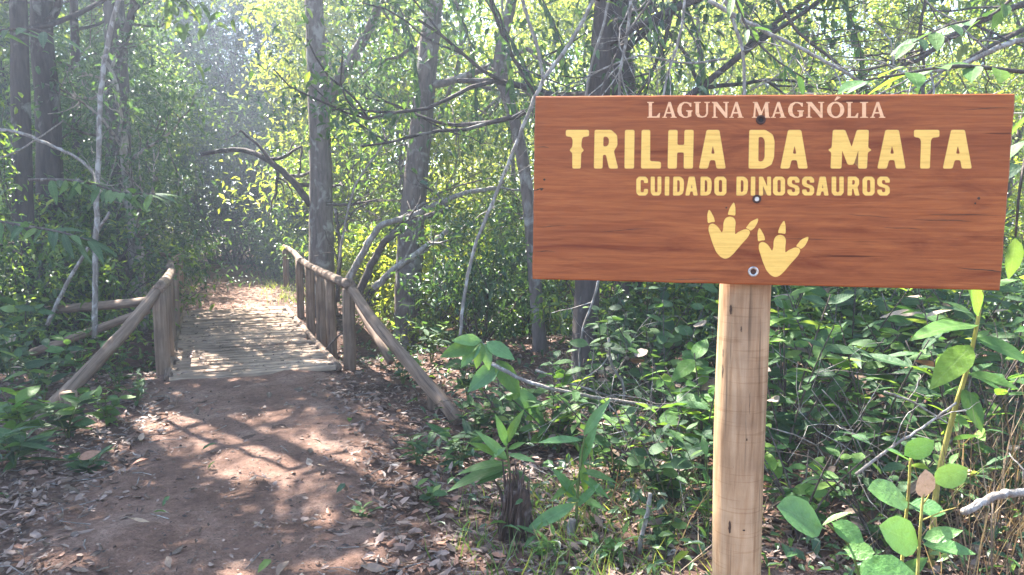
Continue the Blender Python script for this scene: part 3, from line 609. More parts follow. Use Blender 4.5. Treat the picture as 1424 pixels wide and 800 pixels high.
tree('patchy_tree', 'short mottled trunk with pale lichen patches behind the far bank rail', gbase(col((192, 430, 10.6), (190, 370, 10.6), (186, 320, 10.6), (178, 255, 10.6), (170, 180, 10.6))), .13, .06, 110, M_bark_lichen, M_leaf_dark, 5, .55, 1.3, 9, .1, .2, group=CT)
# canopy trees around, mostly out of frame, whose crowns dapple the trail
for i, (x, y, h, sd) in enumerate([(-6.9, 6.2, 9.5, 1), (-8.6, 9.6, 11, 2), (-11.8, 13.2, 11, 4), (4.9, 6.0, 8, 6), (7.6, 9, 9, 11)]):
    P = [np.array([x, y, float(gz(x, y)) - .1]), np.array([x + .1, y, h * .3]), np.array([x + .25, y + .1, h * .65]), np.array([x + .1, y + .3, h * .9])]
    tree('canopy_tree', ['tall tree whose boughs reach in over the trail beside the sloping rail', 'tall tree above the bank outside the straight dark trunk', 'tall tree with its crown over the deep shade past the bank rail', 'tall tree reaching in over the free end of the sign', 'tall tree behind the wood past the sign end'][i], P, .15, .07, 200 + sd, M_bark_dark, M_leaf_mid, 10, .45, 2.7, 6 if i == 0 else 10, .26, .26, nb=(2, 3), ratio=.52, group='canopy trees around the trail')

# understorey trees filling the middle distance
ur = np.random.default_rng(5)
spots = []
for ring, (y0, y1, n) in enumerate([(12.5, 16, 13), (16.5, 21, 15), (21.5, 27, 16)]):
    for i in range(n):
        u = -120 + (1680) * (i + ur.uniform(.2, .8)) / n; y = ur.uniform(y0, y1); x = (u - 712) / F * y
        if abs(path_off(x, y)) < 1.9 and y < 24: x += 2.0 * np.sign(path_off(x, y) + 1e-3)
        spots.append((x, y, ring))
for i, (x, y, ring) in enumerate(spots):
    u = 712 + F * x / y; h = ur.uniform(5.0, 7.5) + ring * .8
    if 40 < u < 170: h *= .55
    if (165 < u < 440 and y < 21) or (400 < u < 505 and y < 15.5): continue
    lit = u > 395  # sun and shade put into leaf colour: paler copy on the lit side
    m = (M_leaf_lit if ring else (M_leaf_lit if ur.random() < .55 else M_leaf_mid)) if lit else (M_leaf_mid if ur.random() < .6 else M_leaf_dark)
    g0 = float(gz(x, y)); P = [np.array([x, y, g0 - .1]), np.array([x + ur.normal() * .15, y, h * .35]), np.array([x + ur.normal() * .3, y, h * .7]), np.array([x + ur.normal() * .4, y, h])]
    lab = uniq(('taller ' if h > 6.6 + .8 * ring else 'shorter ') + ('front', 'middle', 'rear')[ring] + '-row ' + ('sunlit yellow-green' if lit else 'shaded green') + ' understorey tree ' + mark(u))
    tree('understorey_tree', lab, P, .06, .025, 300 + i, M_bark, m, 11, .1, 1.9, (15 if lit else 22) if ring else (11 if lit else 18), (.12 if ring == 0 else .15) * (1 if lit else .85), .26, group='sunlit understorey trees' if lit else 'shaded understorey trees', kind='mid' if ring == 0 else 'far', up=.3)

for i, (u, Y, h) in enumerate([(180, 24.5, 10.5), (245, 25.5, 11), (305, 25, 11), (365, 23.5, 10.5), (415, 25, 11), (70, 18, 8), (20, 15, 7.5), (275, 27.5, 12), (340, 28, 12), (215, 28.5, 13)]):
    x = (u - 712) / F * Y; P = [np.array([x, Y, float(gz(x, Y)) - .1]), np.array([x + .1, Y, h * .35]), np.array([x - .1, Y, h * .7]), np.array([x, Y + .2, h])]
    if abs(path_off(x, Y)) < 1.2: P[0][0] += 1.6; P[1][0] += 1.2
    tree('fine_leaved_tree', uniq(('nearer ' if Y < 20 else 'tall ' if h < 10.7 else 'taller ' if h < 11.5 else 'tallest ') + 'tree of fine dark bluish leaves near the trail end ' + mark(u)), P, .09, .04, 400 + i, M_bark_dark, M_leaf_dark, 16, .22, 2.4, 24, .13, .28, group='fine-leaved trees over the trail end', up=.2, kind='far')
# far wood: one mass
fr = np.random.default_rng(9); n = 110000
a = fr.uniform(-1.25, 1.25, n); R = fr.uniform(27, 46, n); top = 9 + 4 * np.sin(a * 9) + 2.5 * np.sin(a * 23 + 1)
hz = fr.random(n) ** .9 * top
cl = .5 + .5 * np.sin(a * 40 + np.sin(hz * 1.7) * 2) * np.sin(hz * 2.1 + R * .7 + np.sin(a * 31))
keep = fr.random(n) < .25 + .75 * cl; a, R, hz, cl = a[keep], R[keep], hz[keep], cl[keep]; n = len(a)
P = np.stack([np.sin(a) * R, np.cos(a) * R, hz], 1)
for nm, sel, mt, lb in (('forest', a > -.30, M_leaf_lit, 'far sunlit wood seen as one mass of yellow-green leaves'), ('forest_shade_tinted', a <= -.30, M_leaf_mid, 'far wood past the trail end, shade put into its green leaves')):  # same wood in two leaf colours that stand in for sun and shade
    P_ = P[sel]; n = len(P_); cs = cl[sel]
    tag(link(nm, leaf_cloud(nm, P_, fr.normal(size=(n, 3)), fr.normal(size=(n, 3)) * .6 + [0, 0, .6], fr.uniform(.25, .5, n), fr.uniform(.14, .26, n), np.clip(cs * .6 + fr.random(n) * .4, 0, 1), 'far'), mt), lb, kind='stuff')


# ------------------------------------------------------------------ shrubs of the middle distance (leaves too small to pick apart)
def shrub(name, label, base, h, w, seed, leafm, per=10, size=.09, group=None, stems=6, bark=M_twig_dark, ratio=.42, kind='mid', depth=1, jitter=.09):
    rng = np.random.default_rng(seed); base = np.array(base, float); root = empty(name, base, label, 'shrub', group); segs, tips = [], []; mb = MB()
    for i in range(stems):
        a = i * 2.4 + rng.normal() * .4; d = np.array([math.cos(a) * w / h * .9, math.sin(a) * w / h * .9, 1.]); grow(rng, [math.cos(a) * .05, math.sin(a) * .05, -.05], d, h * rng.uniform(.55, .8), .008 + h * .006, depth + 1, segs, tips, .75, 0, (2, 4), .16)
    for Q, rr in segs: mb.tube(Q, rr, 4, .0, rng, cap=False)
    link('stems', mb.mesh('stems'), bark, root)['kind'] = 'stuff'
    o = link('foliage', leaf_cloud('foliage', *leaves_at(rng, tips, per, jitter, size, ratio), kind), leafm, root); o['kind'] = 'stuff'
    return root
sr = np.random.default_rng(31)
def row(n, box, h, w, mats, name, label, group, seed0, size, per=8, avoid=True):
    k = 0; tries = 0
    while k < n and tries < 900:
        tries += 1
        u = sr.uniform(box[0], box[1]); y = sr.uniform(box[2], box[3]); x = (u - 712) / F * y
        if avoid and abs(path_off(x, y)) < 1.45: continue
        s_, n_ = sn(x, y)
        if avoid and 6.5 < s_ < 14 and -1.75 < n_ < 2.2: continue
        hh = sr.uniform(*h); dp = ('front', 'inner', 'rear')[min(2, int(3 * (y - box[2]) / (box[3] - box[2])))]
        shrub(name, f'{size_word(hh)} {dp}-row {label} {mark(u)}', (x, y, float(gz(x, y))), hh, sr.uniform(*w), seed0 + k, mats[sr.integers(len(mats))], per, size, group); k += 1
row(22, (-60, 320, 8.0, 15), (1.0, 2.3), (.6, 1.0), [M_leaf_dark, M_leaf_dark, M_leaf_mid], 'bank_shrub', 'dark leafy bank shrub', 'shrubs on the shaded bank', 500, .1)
row(12, (200, 430, 22.5, 25), (2.2, 3.6), (1.0, 1.5), [M_leaf_dark], 'evergreen_bush', 'tall dark bush closing off the trail', 'dark bushes past the trail end', 660, .1, 9, False)
row(12, (230, 420, 16.5, 24), (.7, 1.3), (.6, 1.0), [M_leaf_dark, M_leaf_mid], 'trailside_shrub', 'low bush closing off the trail', 'shrubs where the trail ends', 530, .11)
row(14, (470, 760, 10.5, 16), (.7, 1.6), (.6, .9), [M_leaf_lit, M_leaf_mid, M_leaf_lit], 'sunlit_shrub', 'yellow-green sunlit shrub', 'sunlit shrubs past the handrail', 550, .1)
row(16, (640, 1500, 6.2, 9.5), (.7, 1.35), (.5, .8), [M_leaf_dark, M_leaf_dark, M_leaf_mid], 'thicket_shrub', 'dense dark thicket shrub', 'shrubs of the thicket', 580, .09)
row(12, (760, 1500, 9.5, 13), (1.5, 2.8), (.8, 1.2), [M_leaf_mid, M_leaf_lit], 'tall_shrub', 'tall light green shrub', 'tall shrubs behind the sign', 620, .1)

# ------------------------------------------------------------------ near plants with every leaf its own piece
ELL = ([0, .12, .35, .6, .85, 1], [.0, .13, .22, .2, .09, 0]); LAN = ([0, .15, .4, .65, .88, 1], [.0, .075, .125, .105, .04, 0]); RND = ([0, .1, .35, .65, .9, 1], [.02, .2, .34, .33, .17, .0])
LM = {'ell': [leaf_mesh('leaf', ELL, 6, d, f, w) for d, f, w in ((.12, .2, .006), (.25, .12, .01), (.05, .3, .0))],
      'lan': [leaf_mesh('leaf', LAN, 7, d, f, w) for d, f, w in ((.18, .25, .004), (.34, .2, .006), (.08, .3, .0))],
      'rnd': [leaf_mesh('leaf', RND, 6, d, f, w) for d, f, w in ((.08, .12, .006), (.16, .08, .012), (.02, .2, .006))]}
LMm = {}
def leaf_obj(parent, kind, i, mat, p, d, nrm, L, roll=0):
    key = (kind, i % 3, mat.name)
    if key not in LMm:
        me = LM[kind][i % 3].copy(); me.materials.clear(); me.materials.append(mat); LMm[key] = me
    o = bpy.data.objects.new('leaf', LMm[key]); C.objects.link(o); o.parent = parent
    x = Vector(d).normalized(); z = Vector(nrm); y = z.cross(x).normalized(); z = x.cross(y)
    M = Matrix((x, y, z)).transposed().to_4x4() @ Matrix.Rotation(roll, 4, 'X'); o.matrix_basis = Matrix.Translation(Vector(p)) @ M @ Matrix.Scale(L, 4)
    return o
def plant(name, label, base, seed, stems, leaf, L, mat, step=.1, start=.3, group=None, stem_mat=M_stem, r=.006, opp=True, rise=.35, cat='plant', up=.8, whorl=0):
    """stems: polylines relative to the base"""
    rng = np.random.default_rng(seed); root = empty(name, base, label, cat, group); k = 0
    for S in stems:
        P = spline(S, 6); mb = MB(); mb.tube(P, np.linspace(r, r * .5, len(P)), 6, .02, rng); link('stem', mb.mesh('stem'), stem_mat, root)
        Ls = np.concatenate([[0], np.cumsum(np.linalg.norm(np.diff(P, axis=0), axis=1))]); tot = Ls[-1]; q = start * tot; phi = rng.uniform(0, 6.28)
        while q <= tot + 1e-6:
            p = np.array([np.interp(q, Ls, P[:, a]) for a in range(3)])
            for w in range(2 if opp else 1):
                a = phi + math.pi * w + rng.normal() * .25; d = np.array([math.cos(a), math.sin(a), rise + rng.normal() * .25])
                leaf_obj(root, leaf, int(rng.integers(3)), M_leaf_dry_o if rng.random() < .05 else mat, p, d, (rng.normal() * .3, rng.normal() * .3 - .15, up), L * rng.uniform(.5, 1.25), rng.normal() * .3); k += 1
            q += step * rng.uniform(.75, 1.25); phi += math.pi / 2 if opp else 2.4
        for w in range(whorl):
            a = phi + w * 2.4; d = np.array([math.cos(a), math.sin(a), .25 + .5 * rng.random()]); leaf_obj(root, leaf, int(rng.integers(3)), mat, P[-1], d, (0, 0, 1), L * rng.uniform(.8, 1.2), rng.normal() * .2)
    return root
def stems_for(rng, n, h, w):
    out = []
    for i in range(n):
        a = i * 2.4 + rng.normal() * .4; e = np.array([math.cos(a), math.sin(a), 0]) * w * rng.uniform(.5, 1.1); hh = h * rng.uniform(.65, 1.1)
        out.append([np.array([0, 0, -.03]), e * .25 + [0, 0, hh * .4], e * .65 + [0, 0, hh * .75], e + [0, 0, hh]])
    return out
nr = np.random.default_rng(77)
# thicket right behind the sign
TH_L = ['tangled shrub with deep green oval leaves in the shade behind the sign post', 'tangled shrub with long narrow green leaves in the shade behind the sign post']
for i, (u, Y, h, w, kind, L) in enumerate([(700, 5.3, .55, .35, 'ell', .11), (770, 5.0, .6, .4, 'ell', .1), (850, 5.4, .8, .4, 'ell', .11), (930, 4.9, .85, .45, 'ell', .11), (985, 4.2, .8, .4, 'ell', .12),
        (1100, 4.0, .95, .4, 'ell', .1), (1160, 4.6, 1.0, .45, 'ell', .11), (1220, 3.9, .95, .4, 'lan', .13), (1290, 4.4, 1.1, .45, 'ell', .11), (1350, 3.7, 1.05, .4, 'ell', .1), (1410, 4.2, 1.2, .45, 'lan', .14),
        (1130, 3.3, .55, .35, 'ell', .085), (1240, 3.2, .6, .35, 'ell', .08), (930, 3.8, .5, .35, 'ell', .085), (860, 4.2, .45, .35, 'lan', .11), (1190, 5.4, 1.2, .5, 'ell', .12), (1070, 5.2, 1.15, .5, 'ell', .12), (1330, 5.4, 1.3, .5, 'ell', .12), (900, 6.0, 1.0, .5, 'ell', .12)]):
    x = (u - 712) / F * Y; b = (x, Y, float(gz(x, Y)))
    if i % 5 == 3: kind = 'rnd'; L *= .8
    plant('thicket_shrub_near', uniq(('large' if L > .1 else 'small') + ' near shrub with ' + {'lan': 'narrow', 'ell': 'oval', 'rnd': 'round'}[kind] + ' dark leaves ' + mark(u)), b, 700 + i, stems_for(nr, 7, h, w), kind, L * (1.3 + .35 * (i % 3 == 1)), M_leaf_fresh if i % 5 in (1, 4) else M_leaf_near, .1, .25, 'near shrubs behind the sign post', M_twig_dark, .006, True, .2, 'shrub')

# ------------------------------------------------------------------ individual plants
def pleaf(root, kind, mat, Y0, Y1, a, b, scale=1.0, nz=(0, -.45, .9), roll=0, i=0):      # one leaf from stalk pixel a to tip pixel b
    base = np.array(root.location); p = at(*a, Y0) - base; q = at(*b, Y1) - base; d = q - p
    return leaf_obj(root, kind, i, mat, p, d, nz, float(np.linalg.norm(d)) * scale, roll)
def pstem(root, mat, pts, r0, r1, name='stem', k=7):
    base = np.array(root.location); P = spline([at(*p) for p in pts], 6) - base; mb = MB(); mb.tube(P, np.linspace(r0, r1, len(P)), k, .03); return link(name, mb.mesh(name), mat, root)
def gpt(u, Y): x = (u - 712) / F * Y; return (x, Y, float(gz(x, Y)))

# round-leaved seedlings at the bottom corner
r1 = empty('round_leaf_seedling', gpt(1268, 2.1), 'fresh green seedling with big round leaves growing closest to the sign post foot', 'plant')
pstem(r1, M_stem_y, [(1245, 1150, 2.1), (1248, 900, 2.1), (1256, 760, 2.1), (1263, 690, 2.1), (1266, 638, 2.1)], .006, .0035)
for a, b, z, rl, i in [((1258, 633), (1299, 614), (.1, -.85, .5), .2, 0), ((1264, 641), (1234, 623), (-.2, -.3, .9), 0, 2), ((1262, 697), (1215, 675), (0, -.6, .7), .1, 1), ((1266, 700), (1316, 712), (0, -.6, .7), -.1, 0),
                       ((1252, 800), (1290, 776), (.1, -.7, .6), 0, 2)]: pleaf(r1, 'rnd' if i < 2 else 'ell', M_leaf_young, 2.1, 2.06, a, b, 1, z, rl, i)
r2 = empty('round_leaf_seedling', gpt(1282, 1.95), 'seedling with a grey withered leaf among its round green leaves', 'plant')
pstem(r2, M_stem_y, [(1268, 1250, 1.98), (1270, 950, 1.98), (1276, 800, 1.98), (1281, 720, 1.98), (1284, 685, 1.98)], .006, .003)
for a, b, z, rl, i in [((1299, 671), (1344, 653), (.1, -.9, .4), 0, 0), ((1283, 757), (1355, 768), (.0, -.5, .85), -.1, 2), ((1284, 749), (1336, 738), (.1, -.6, .7), .2, 2), ((1277, 758), (1230, 733), (-.1, -.8, .5), 0, 0),
                       ((1274, 800), (1208, 797), (0, -.6, .7), 0, 1)]: pleaf(r2, 'rnd' if i < 2 else 'ell', M_leaf_young, 1.98, 1.94, a, b, 1.05, z, rl, i)
pstem(r2, M_stem_y, [(1281, 705, 1.98), (1291, 690, 1.98), (1300, 671, 1.98)], .002, .0015, 'stalk'); pstem(r2, M_stem_y, [(1279, 725, 1.98), (1310, 712, 1.98), (1330, 706, 1.98)], .002, .0015, 'stalk')
o = pleaf(r2, 'rnd', M_leaf_dry_o, 1.98, 1.96, (1284, 692), (1290, 664), 1.25, (.1, -.95, .1), 0, 1); o['label'] = 'withered grey-brown leaf'
r3 = empty('round_leaf_seedling', gpt(1150, 2.2), 'low sprawling seedling with three rounded leaves beside the sign post', 'plant')
pstem(r3, M_stem, [(1230, 1130, 2.2), (1215, 900, 2.2), (1185, 770, 2.2), (1150, 728, 2.2)], .005, .003)
for a, b, z, rl, i in [((1143, 733), (1085, 702), (.1, -.65, .75), 0, 0), ((1143, 731), (1183, 711), (.2, -.3, 1), 0, 2), ((1158, 727), (1203, 751), (.1, -.75, .6), 0, 1), ((1175, 764), (1216, 768), (0, -.8, .5), 0, 0), ((1195, 800), (1240, 780), (0, -.6, .7), 0, 1)]:
    pleaf(r3, 'rnd' if i < 2 else 'ell', M_leaf_young, 2.2, 2.15, a, b, 1, z, rl, i)
# yellow-stemmed plant under the free end of the board
ys = empty('yellow_stem_plant', gpt(1315, 3.0), 'leafy plant with a yellow-green stem under the free end of the board', 'plant')
pstem(ys, M_stem_y, [(1290, 900, 3.05), (1300, 700, 3.05), (1322, 590, 3.02), (1343, 520, 3.0), (1358, 455, 3.0), (1368, 395, 3.0)], .014, .006)
for a, b, z, rl, i in [((1360, 452), (1272, 446), (0, -.3, 1), .2, 1), ((1362, 440), (1352, 385), (.2, -.7, .3), 0, 0), ((1366, 405), (1410, 380), (0, -.5, .8), 0, 1), ((1355, 470), (1440, 500), (0, -.5, .8), 0, 0), ((1352, 480), (1300, 530), (0, -.6, .7), 0, 1),
                       ((1345, 520), (1420, 540), (0, -.4, .9), 0, 2), ((1338, 540), (1370, 600), (0, -.7, .6), 0, 0), ((1366, 400), (1335, 360), (0, -.7, .5), 0, 1)]: pleaf(ys, 'ell', M_leaf_fresh, 3.0, 2.9, a, b, 1, z, rl, i)
# sapling with tall pointed leaves next to the stump
pb = empty('pointed_leaf_sapling', onground(800, 752), 'sapling with long pointed green leaves growing just beside the rotten stump', 'plant')
Yb = float(pb.location.y)
pstem(pb, M_stem, [(799, 760, Yb), (803, 690, Yb), (808, 640, Yb - .02), (813, 606, Yb - .03)], .009, .004)
pstem(pb, M_twig, [(795, 762, Yb - .05), (794, 735, Yb - .05), (796, 722, Yb - .05)], .02, .018, 'cut_stub')
for a, b, z, i in [((812, 606), (843, 556), (-.4, -.7, .3), 0), ((810, 612), (748, 612), (0, -.4, .9), 2), ((812, 608), (830, 638), (.4, -.7, .3), 1), ((806, 650), (828, 590), (-.5, -.6, .3), 2), ((804, 660), (850, 690), (0, -.6, .8), 0), ((803, 668), (765, 690), (0, -.6, .8), 1),
                   ((803, 690), (845, 706), (0, -.5, .8), 0), ((802, 692), (770, 650), (.3, -.7, .5), 2), ((806, 640), (822, 690), (.3, -.8, .3), 1), ((801, 700), (728, 738), (.1, -.7, .6), 2), ((804, 655), (858, 660), (0, -.5, .9), 1), ((801, 705), (830, 672), (-.2, -.7, .6), 0), ((800, 700), (782, 660), (.2, -.8, .4), 1)]:
    pleaf(pb, 'lan', M_leaf_young if i != 1 else M_leaf_fresh, Yb, Yb - .06, a, b, 1, z, 0, i)
# rotten stump and its shoots
sb = onground(716, 752); stump = empty('stump', sb, 'dark rotten tree stump with ragged fibres at the side of the trail', 'stump'); rs = np.random.default_rng(4)
mb = MB(); zz = np.linspace(-.05, .25, 9); mb.tube(np.stack([.03 * zz + .012 * np.sin(zz * 13), .02 * zz + .008 * np.cos(zz * 11), zz], 1), .05 - .05 * np.maximum(zz, 0) ** 1.3 + .012 * np.exp(-zz / .04), 16, .2, rs); link('wood', mb.mesh('stump_wood'), M_stump, stump)
mb = MB()
for i in range(85):
    a = rs.uniform(0, 6.28); h = .06 + .3 * rs.random() ** 1.3; rr = rs.uniform(.03, .062); z0 = rs.uniform(-.03, .1); fl = rs.normal() * .03; P = [(math.cos(a + t * .4) * (rr + .02 * (1 - t) ** 2 + fl * t * t), math.sin(a + t * .4) * (rr + .02 * (1 - t) ** 2 + fl * t * t), z0 + (h - max(z0, 0) * .3) * t) for t in (0, .35, .7, 1)]
    mb.tube(P, np.array([.009, .009, .006, .0015]) * rs.uniform(.4, 1.3), 5, .25, rs)
link('bark_fibres', mb.mesh('bark_fibres'), M_stump, stump)['kind'] = 'stuff'
ps = empty('stump_shoot', sb + [-.02, .06, .0], 'leafy shoot sprouting out of the rotten stump', 'plant'); Ys = float(ps.location.y)
pstem(ps, M_stem, [(712, 700, Ys), (708, 650, Ys), (704, 618, Ys)], .007, .004)
for a, b, z, i in [((704, 622), (676, 640), (0, -.5, .8), 0), ((704, 618), (722, 565), (-.4, -.8, .2), 1), ((705, 622), (690, 570), (.3, -.8, .2), 0), ((707, 640), (640, 606), (.1, -.5, .8), 2), ((708, 645), (622, 640), (0, -.3, 1), 1), ((706, 632), (752, 640), (0, -.6, .8), 0),
                   ((708, 655), (650, 675), (0, -.5, .8), 2), ((709, 655), (745, 668), (0, -.7, .6), 1), ((706, 640), (660, 590), (.2, -.7, .6), 0), ((709, 650), (600, 665), (0, -.4, .9), 1), ((706, 625), (735, 612), (0, -.7, .6), 2)]:
    pleaf(ps, 'lan', M_leaf_young if i == 0 else M_leaf_fresh, Ys, Ys - .08, a, b, .82, z, 0, i)
# drooping pale sprig past the sloping rail
dp = empty('drooping_sprig', gpt(735, 5.0), 'sapling with a drooping tuft of pale green leaves past the sloping handrail', 'plant')
pstem(dp, M_twig, [(740, 620, 5.0), (725, 560, 5.0), (690, 500, 5.0), (668, 474, 5.0)], .008, .004)
for a, b, i in [((668, 476), (612, 494), 0), ((668, 474), (640, 508), 1), ((670, 476), (662, 512), 0), ((674, 478), (680, 512), 1), ((676, 476), (716, 500), 2), ((670, 474), (632, 470), 1), ((690, 500), (724, 552), 0), ((695, 505), (650, 545), 2), ((715, 540), (760, 590), 1)]:
    pleaf(dp, 'ell', M_leaf_young if i else M_leaf_fresh, 5.0, 4.9, a, b, 1, (0, -.8, .5), 0, i)
# hanging leafy boughs
def bough(name, label, pts, r0, leaf, mat, L, seed, step=.12, group=None, hang=-.25, bark=M_twig_dark, cat='branch', side=1):
    P = spline([at(*p) for p in pts], 6); rng = np.random.default_rng(seed); base = P[0].copy(); root = empty(name, base, label, cat, group)
    mb = MB(); mb.tube(P - base, np.linspace(r0, r0 * .4, len(P)), 6, .04, rng); link('twig', mb.mesh('twig'), bark, root)
    Ls = np.concatenate([[0], np.cumsum(np.linalg.norm(np.diff(P, axis=0), axis=1))]); q = Ls[-1] * .15
    while q < Ls[-1]:
        p = np.array([np.interp(q, Ls, P[:, a]) for a in range(3)]) - base; t = unit(P[min(np.searchsorted(Ls, q), len(P) - 1)] - P[max(np.searchsorted(Ls, q) - 1, 0)])
        for w in (-1, 1):
            sd = unit(np.cross(t, [0, 0, 1])) * w; d = unit(t * rng.uniform(.3, 1.0) + sd * .8 + [0, 0, hang + rng.normal() * .35]); leaf_obj(root, leaf, int(rng.integers(3)), mat, p, d, (rng.normal() * .3, -.3 + rng.normal() * .2, .9), L * rng.uniform(.75, 1.2), rng.normal() * .3)
        q += step * rng.uniform(.8, 1.2)
    leaf_obj(root, leaf, 0, mat, P[-1] - base, t + np.array([0, 0, hang * .5]), (0, -.3, 1), L); return root
bough('hanging_bough', 'drooping bough of long bluish leaves in front of the thin pale pole', [(40, 250, 5.2), (110, 252, 5.2), (170, 268, 5.1), (215, 270, 5.0)], .012, 'lan', M_leaf_near, .19, 1, .05)
bough('hanging_bough', 'drooping bough of broad leaves low against the paired dark trunks', [(-40, 300, 4.9), (20, 312, 4.9), (80, 322, 4.8), (125, 335, 4.8)], .012, 'lan', M_leaf_near, .2, 2, .055)
bough('hanging_bough', 'leafy bough at the very top corner before the straight dark trunk', [(-60, 60, 4.6), (-10, 45, 4.6), (40, 40, 4.5), (75, 48, 4.5)], .012, 'lan', M_leaf_near, .2, 3, .12)
bough('hanging_bough', 'leafy bough crossing just above the word MATA', [(1424, 100, 3.2), (1330, 92, 3.1), (1250, 104, 3.0), (1200, 112, 2.9)], .01, 'ell', M_leaf_fresh, .15, 4, .16)
bough('hanging_bough', 'bough of bluish leaves hanging past the free end of the board', [(1470, 90, 2.8), (1440, 170, 2.7), (1420, 250, 2.6), (1412, 330, 2.6)], .009, 'ell', M_leaf_near, .15, 5, .12)
bough('hanging_bough', 'bough with narrow leaves above the word DA', [(1010, -30, 4.4), (1040, 40, 4.3), (1075, 80, 4.2), (1120, 110, 4.2)], .009, 'lan', M_leaf_near, .15, 6, .1)
bough('hanging_bough', 'thin bough with hanging leaves over the end of MATA', [(1424, -20, 3.8), (1380, 20, 3.8), (1320, 35, 3.7), (1270, 60, 3.6)], .009, 'ell', M_leaf_near, .14, 7, .11)
for i, (u, v, Y) in enumerate([(640, -20, 8.5), (690, -30, 7.5), (770, -10, 7.0), (560, -20, 9.0), (905, -20, 6.2), (735, 60, 7.2), (960, -20, 6.5), (1180, -25, 6.0)]):
    bough('drooping_bough', uniq('drooping bough of slim dark leaves ' + mark(u)), [(u - 60, v - 60, Y), (u - 10, v + 20, Y), (u + 15, v + 90, Y - .1), (u + 22, v + 170, Y - .1)], .01, 'lan', M_leaf_near, .16, 40 + i, .075, 'drooping boughs', -.7)

# low plants at the trail sides
pr = np.random.default_rng(55)
LOW = [(30, 610, 'ell', .2, .32, 6, 1, 'yellow-green rosette plant at the foot of the sloping rail by the view edge'), (95, 610, 'ell', .15, .3, 7, 0, 'leafy plant around the stub post of the sloping rail'), (150, 590, 'ell', .11, .25, 6, 1, 'small pale-leaved plant beside the stub post'),
       (20, 650, 'lan', .26, .25, 5, 0, 'low plant with very long leaves at the view edge'), (120, 655, 'ell', .1, .12, 6, 0, 'ground-hugging plant in the litter below the stub post'), (60, 560, 'ell', .16, .55, 7, 0, 'bushy plant behind the sloping rail'),
       (110, 530, 'ell', .13, .55, 7, 1, 'plant with pale upper leaves behind the sloping rail'), (15, 540, 'ell', .18, .7, 7, 0, 'broad-leaved plant by the view edge behind the sloping rail'), (165, 545, 'ell', .1, .4, 6, 0, 'plant in the triangle under the sloping rail'),
       (190, 560, 'ell', .08, .25, 6, 0, 'small weed between sloping rail and deck'), (580, 640, 'lan', .12, .2, 6, 0, 'weed at the trail side below the sloping handrail'), (640, 645, 'lan', .16, .25, 6, 0, 'long-leaved weed close before the stump'), (600, 700, 'ell', .07, .1, 5, 0, 'tiny weed in the litter before the stump'),
       (505, 720, 'ell', .05, .06, 5, 0, 'tiny weed on the bare dirt'), (660, 600, 'ell', .11, .3, 7, 0, 'dark weed past the end of the sloping handrail'), (720, 610, 'ell', .12, .35, 7, 0, 'dark bushy weed behind the stump'), (775, 620, 'ell', .11, .35, 7, 0, 'dark bushy weed behind the pointed sapling'),
       (850, 640, 'ell', .12, .35, 7, 0, 'dark weed between sapling and sign post'), (880, 600, 'lan', .14, .4, 7, 0, 'narrow-leaved weed under the fallen branch end'), (940, 700, 'ell', .1, .3, 7, 0, 'weed close by the sign post'), (960, 640, 'ell', .12, .4, 7, 0, 'taller weed close by the sign post'),
       (985, 760, 'lan', .12, .4, 6, 1, 'slim green plant against the sign post'), (920, 780, 'ell', .08, .2, 6, 0, 'small weed between dead stick and post'), (760, 780, 'lan', .09, .1, 6, 1, 'grassy weed at the foot of the stump'), (850, 790, 'lan', .08, .12, 6, 1, 'grassy weed by the dead stick'),
       (540, 500, 'ell', .09, .45, 8, 1, 'pale flowering weed behind the nearest handrail post'), (560, 530, 'ell', .1, .3, 7, 0, 'weed under the sloping handrail'), (600, 500, 'ell', .12, .45, 7, 0, 'weed behind the sloping handrail'), (205, 470, 'ell', .1, .4, 7, 0, 'weed behind the nearest post of the opposite railing'),
       (650, 540, 'ell', .12, .4, 7, 0, 'leafy weed under the drooping tuft'), (800, 560, 'ell', .12, .4, 7, 0, 'leafy weed under the fallen branch'), (1110, 760, 'ell', .09, .25, 6, 0, 'weed at the other side of the post'), (1180, 720, 'ell', .1, .3, 7, 0, 'weed behind the round-leaved seedlings'), (1300, 760, 'lan', .14, .35, 6, 0, 'long-leaved weed behind the round-leaved seedlings'), (1400, 740, 'ell', .1, .4, 7, 0, 'weed by the lichened branch'), (1090, 660, 'ell', .1, .35, 7, 0, 'weed behind the post'),
       (1250, 690, 'ell', .11, .4, 7, 0, 'dark weed under the yellow-stemmed plant')]
for i, (u, v, kd, L, h, ns, fresh, lab) in enumerate(LOW):
    b = onground(u, v); plant('low_plant', lab, b, 900 + i, stems_for(pr, ns, h, max(.08, h * .5)), kd, L, M_leaf_fresh if fresh else M_leaf_near, max(.05, h * .28), .35, 'low plants along the trail', M_stem, .004, True, .25, 'plant', .9, 1)

# ------------------------------------------------------------------ dead branches, vines, sticks
def branch(name, label, pts, r0, r1, mat, seed, twigs=0, tl=.5, cat='branch', group=None, depth=1, ground=False):
    P = spline([at(*p) for p in pts], 6); rng = np.random.default_rng(seed); P[1:-1] += rng.normal(size=(len(P) - 2, 3)) * r0 * .16; base = P[0].copy(); root = empty(name, base, label, cat, group)
    mb = MB(); mb.tube(P - base, np.linspace(r0, r1, len(P)), 8, .06, rng); link('limb', mb.mesh('limb'), mat, root)
    for k in range(twigs):
        segs, tips = [], []; i = rng.integers(2, len(P)); grow(rng, P[i] - base, unit(P[-1] - P[0]) + rng.normal(size=3) * .7, tl * rng.uniform(.5, 1.2), max(.003, r1 * .6), depth, segs, tips, .7, 0, (1, 3), .25)
        mb = MB()
        for Q, rr in segs: mb.tube(Q, rr, 4, 0, rng, cap=False)
        link('side_twig', mb.mesh('side_twig'), mat, root)
    return root
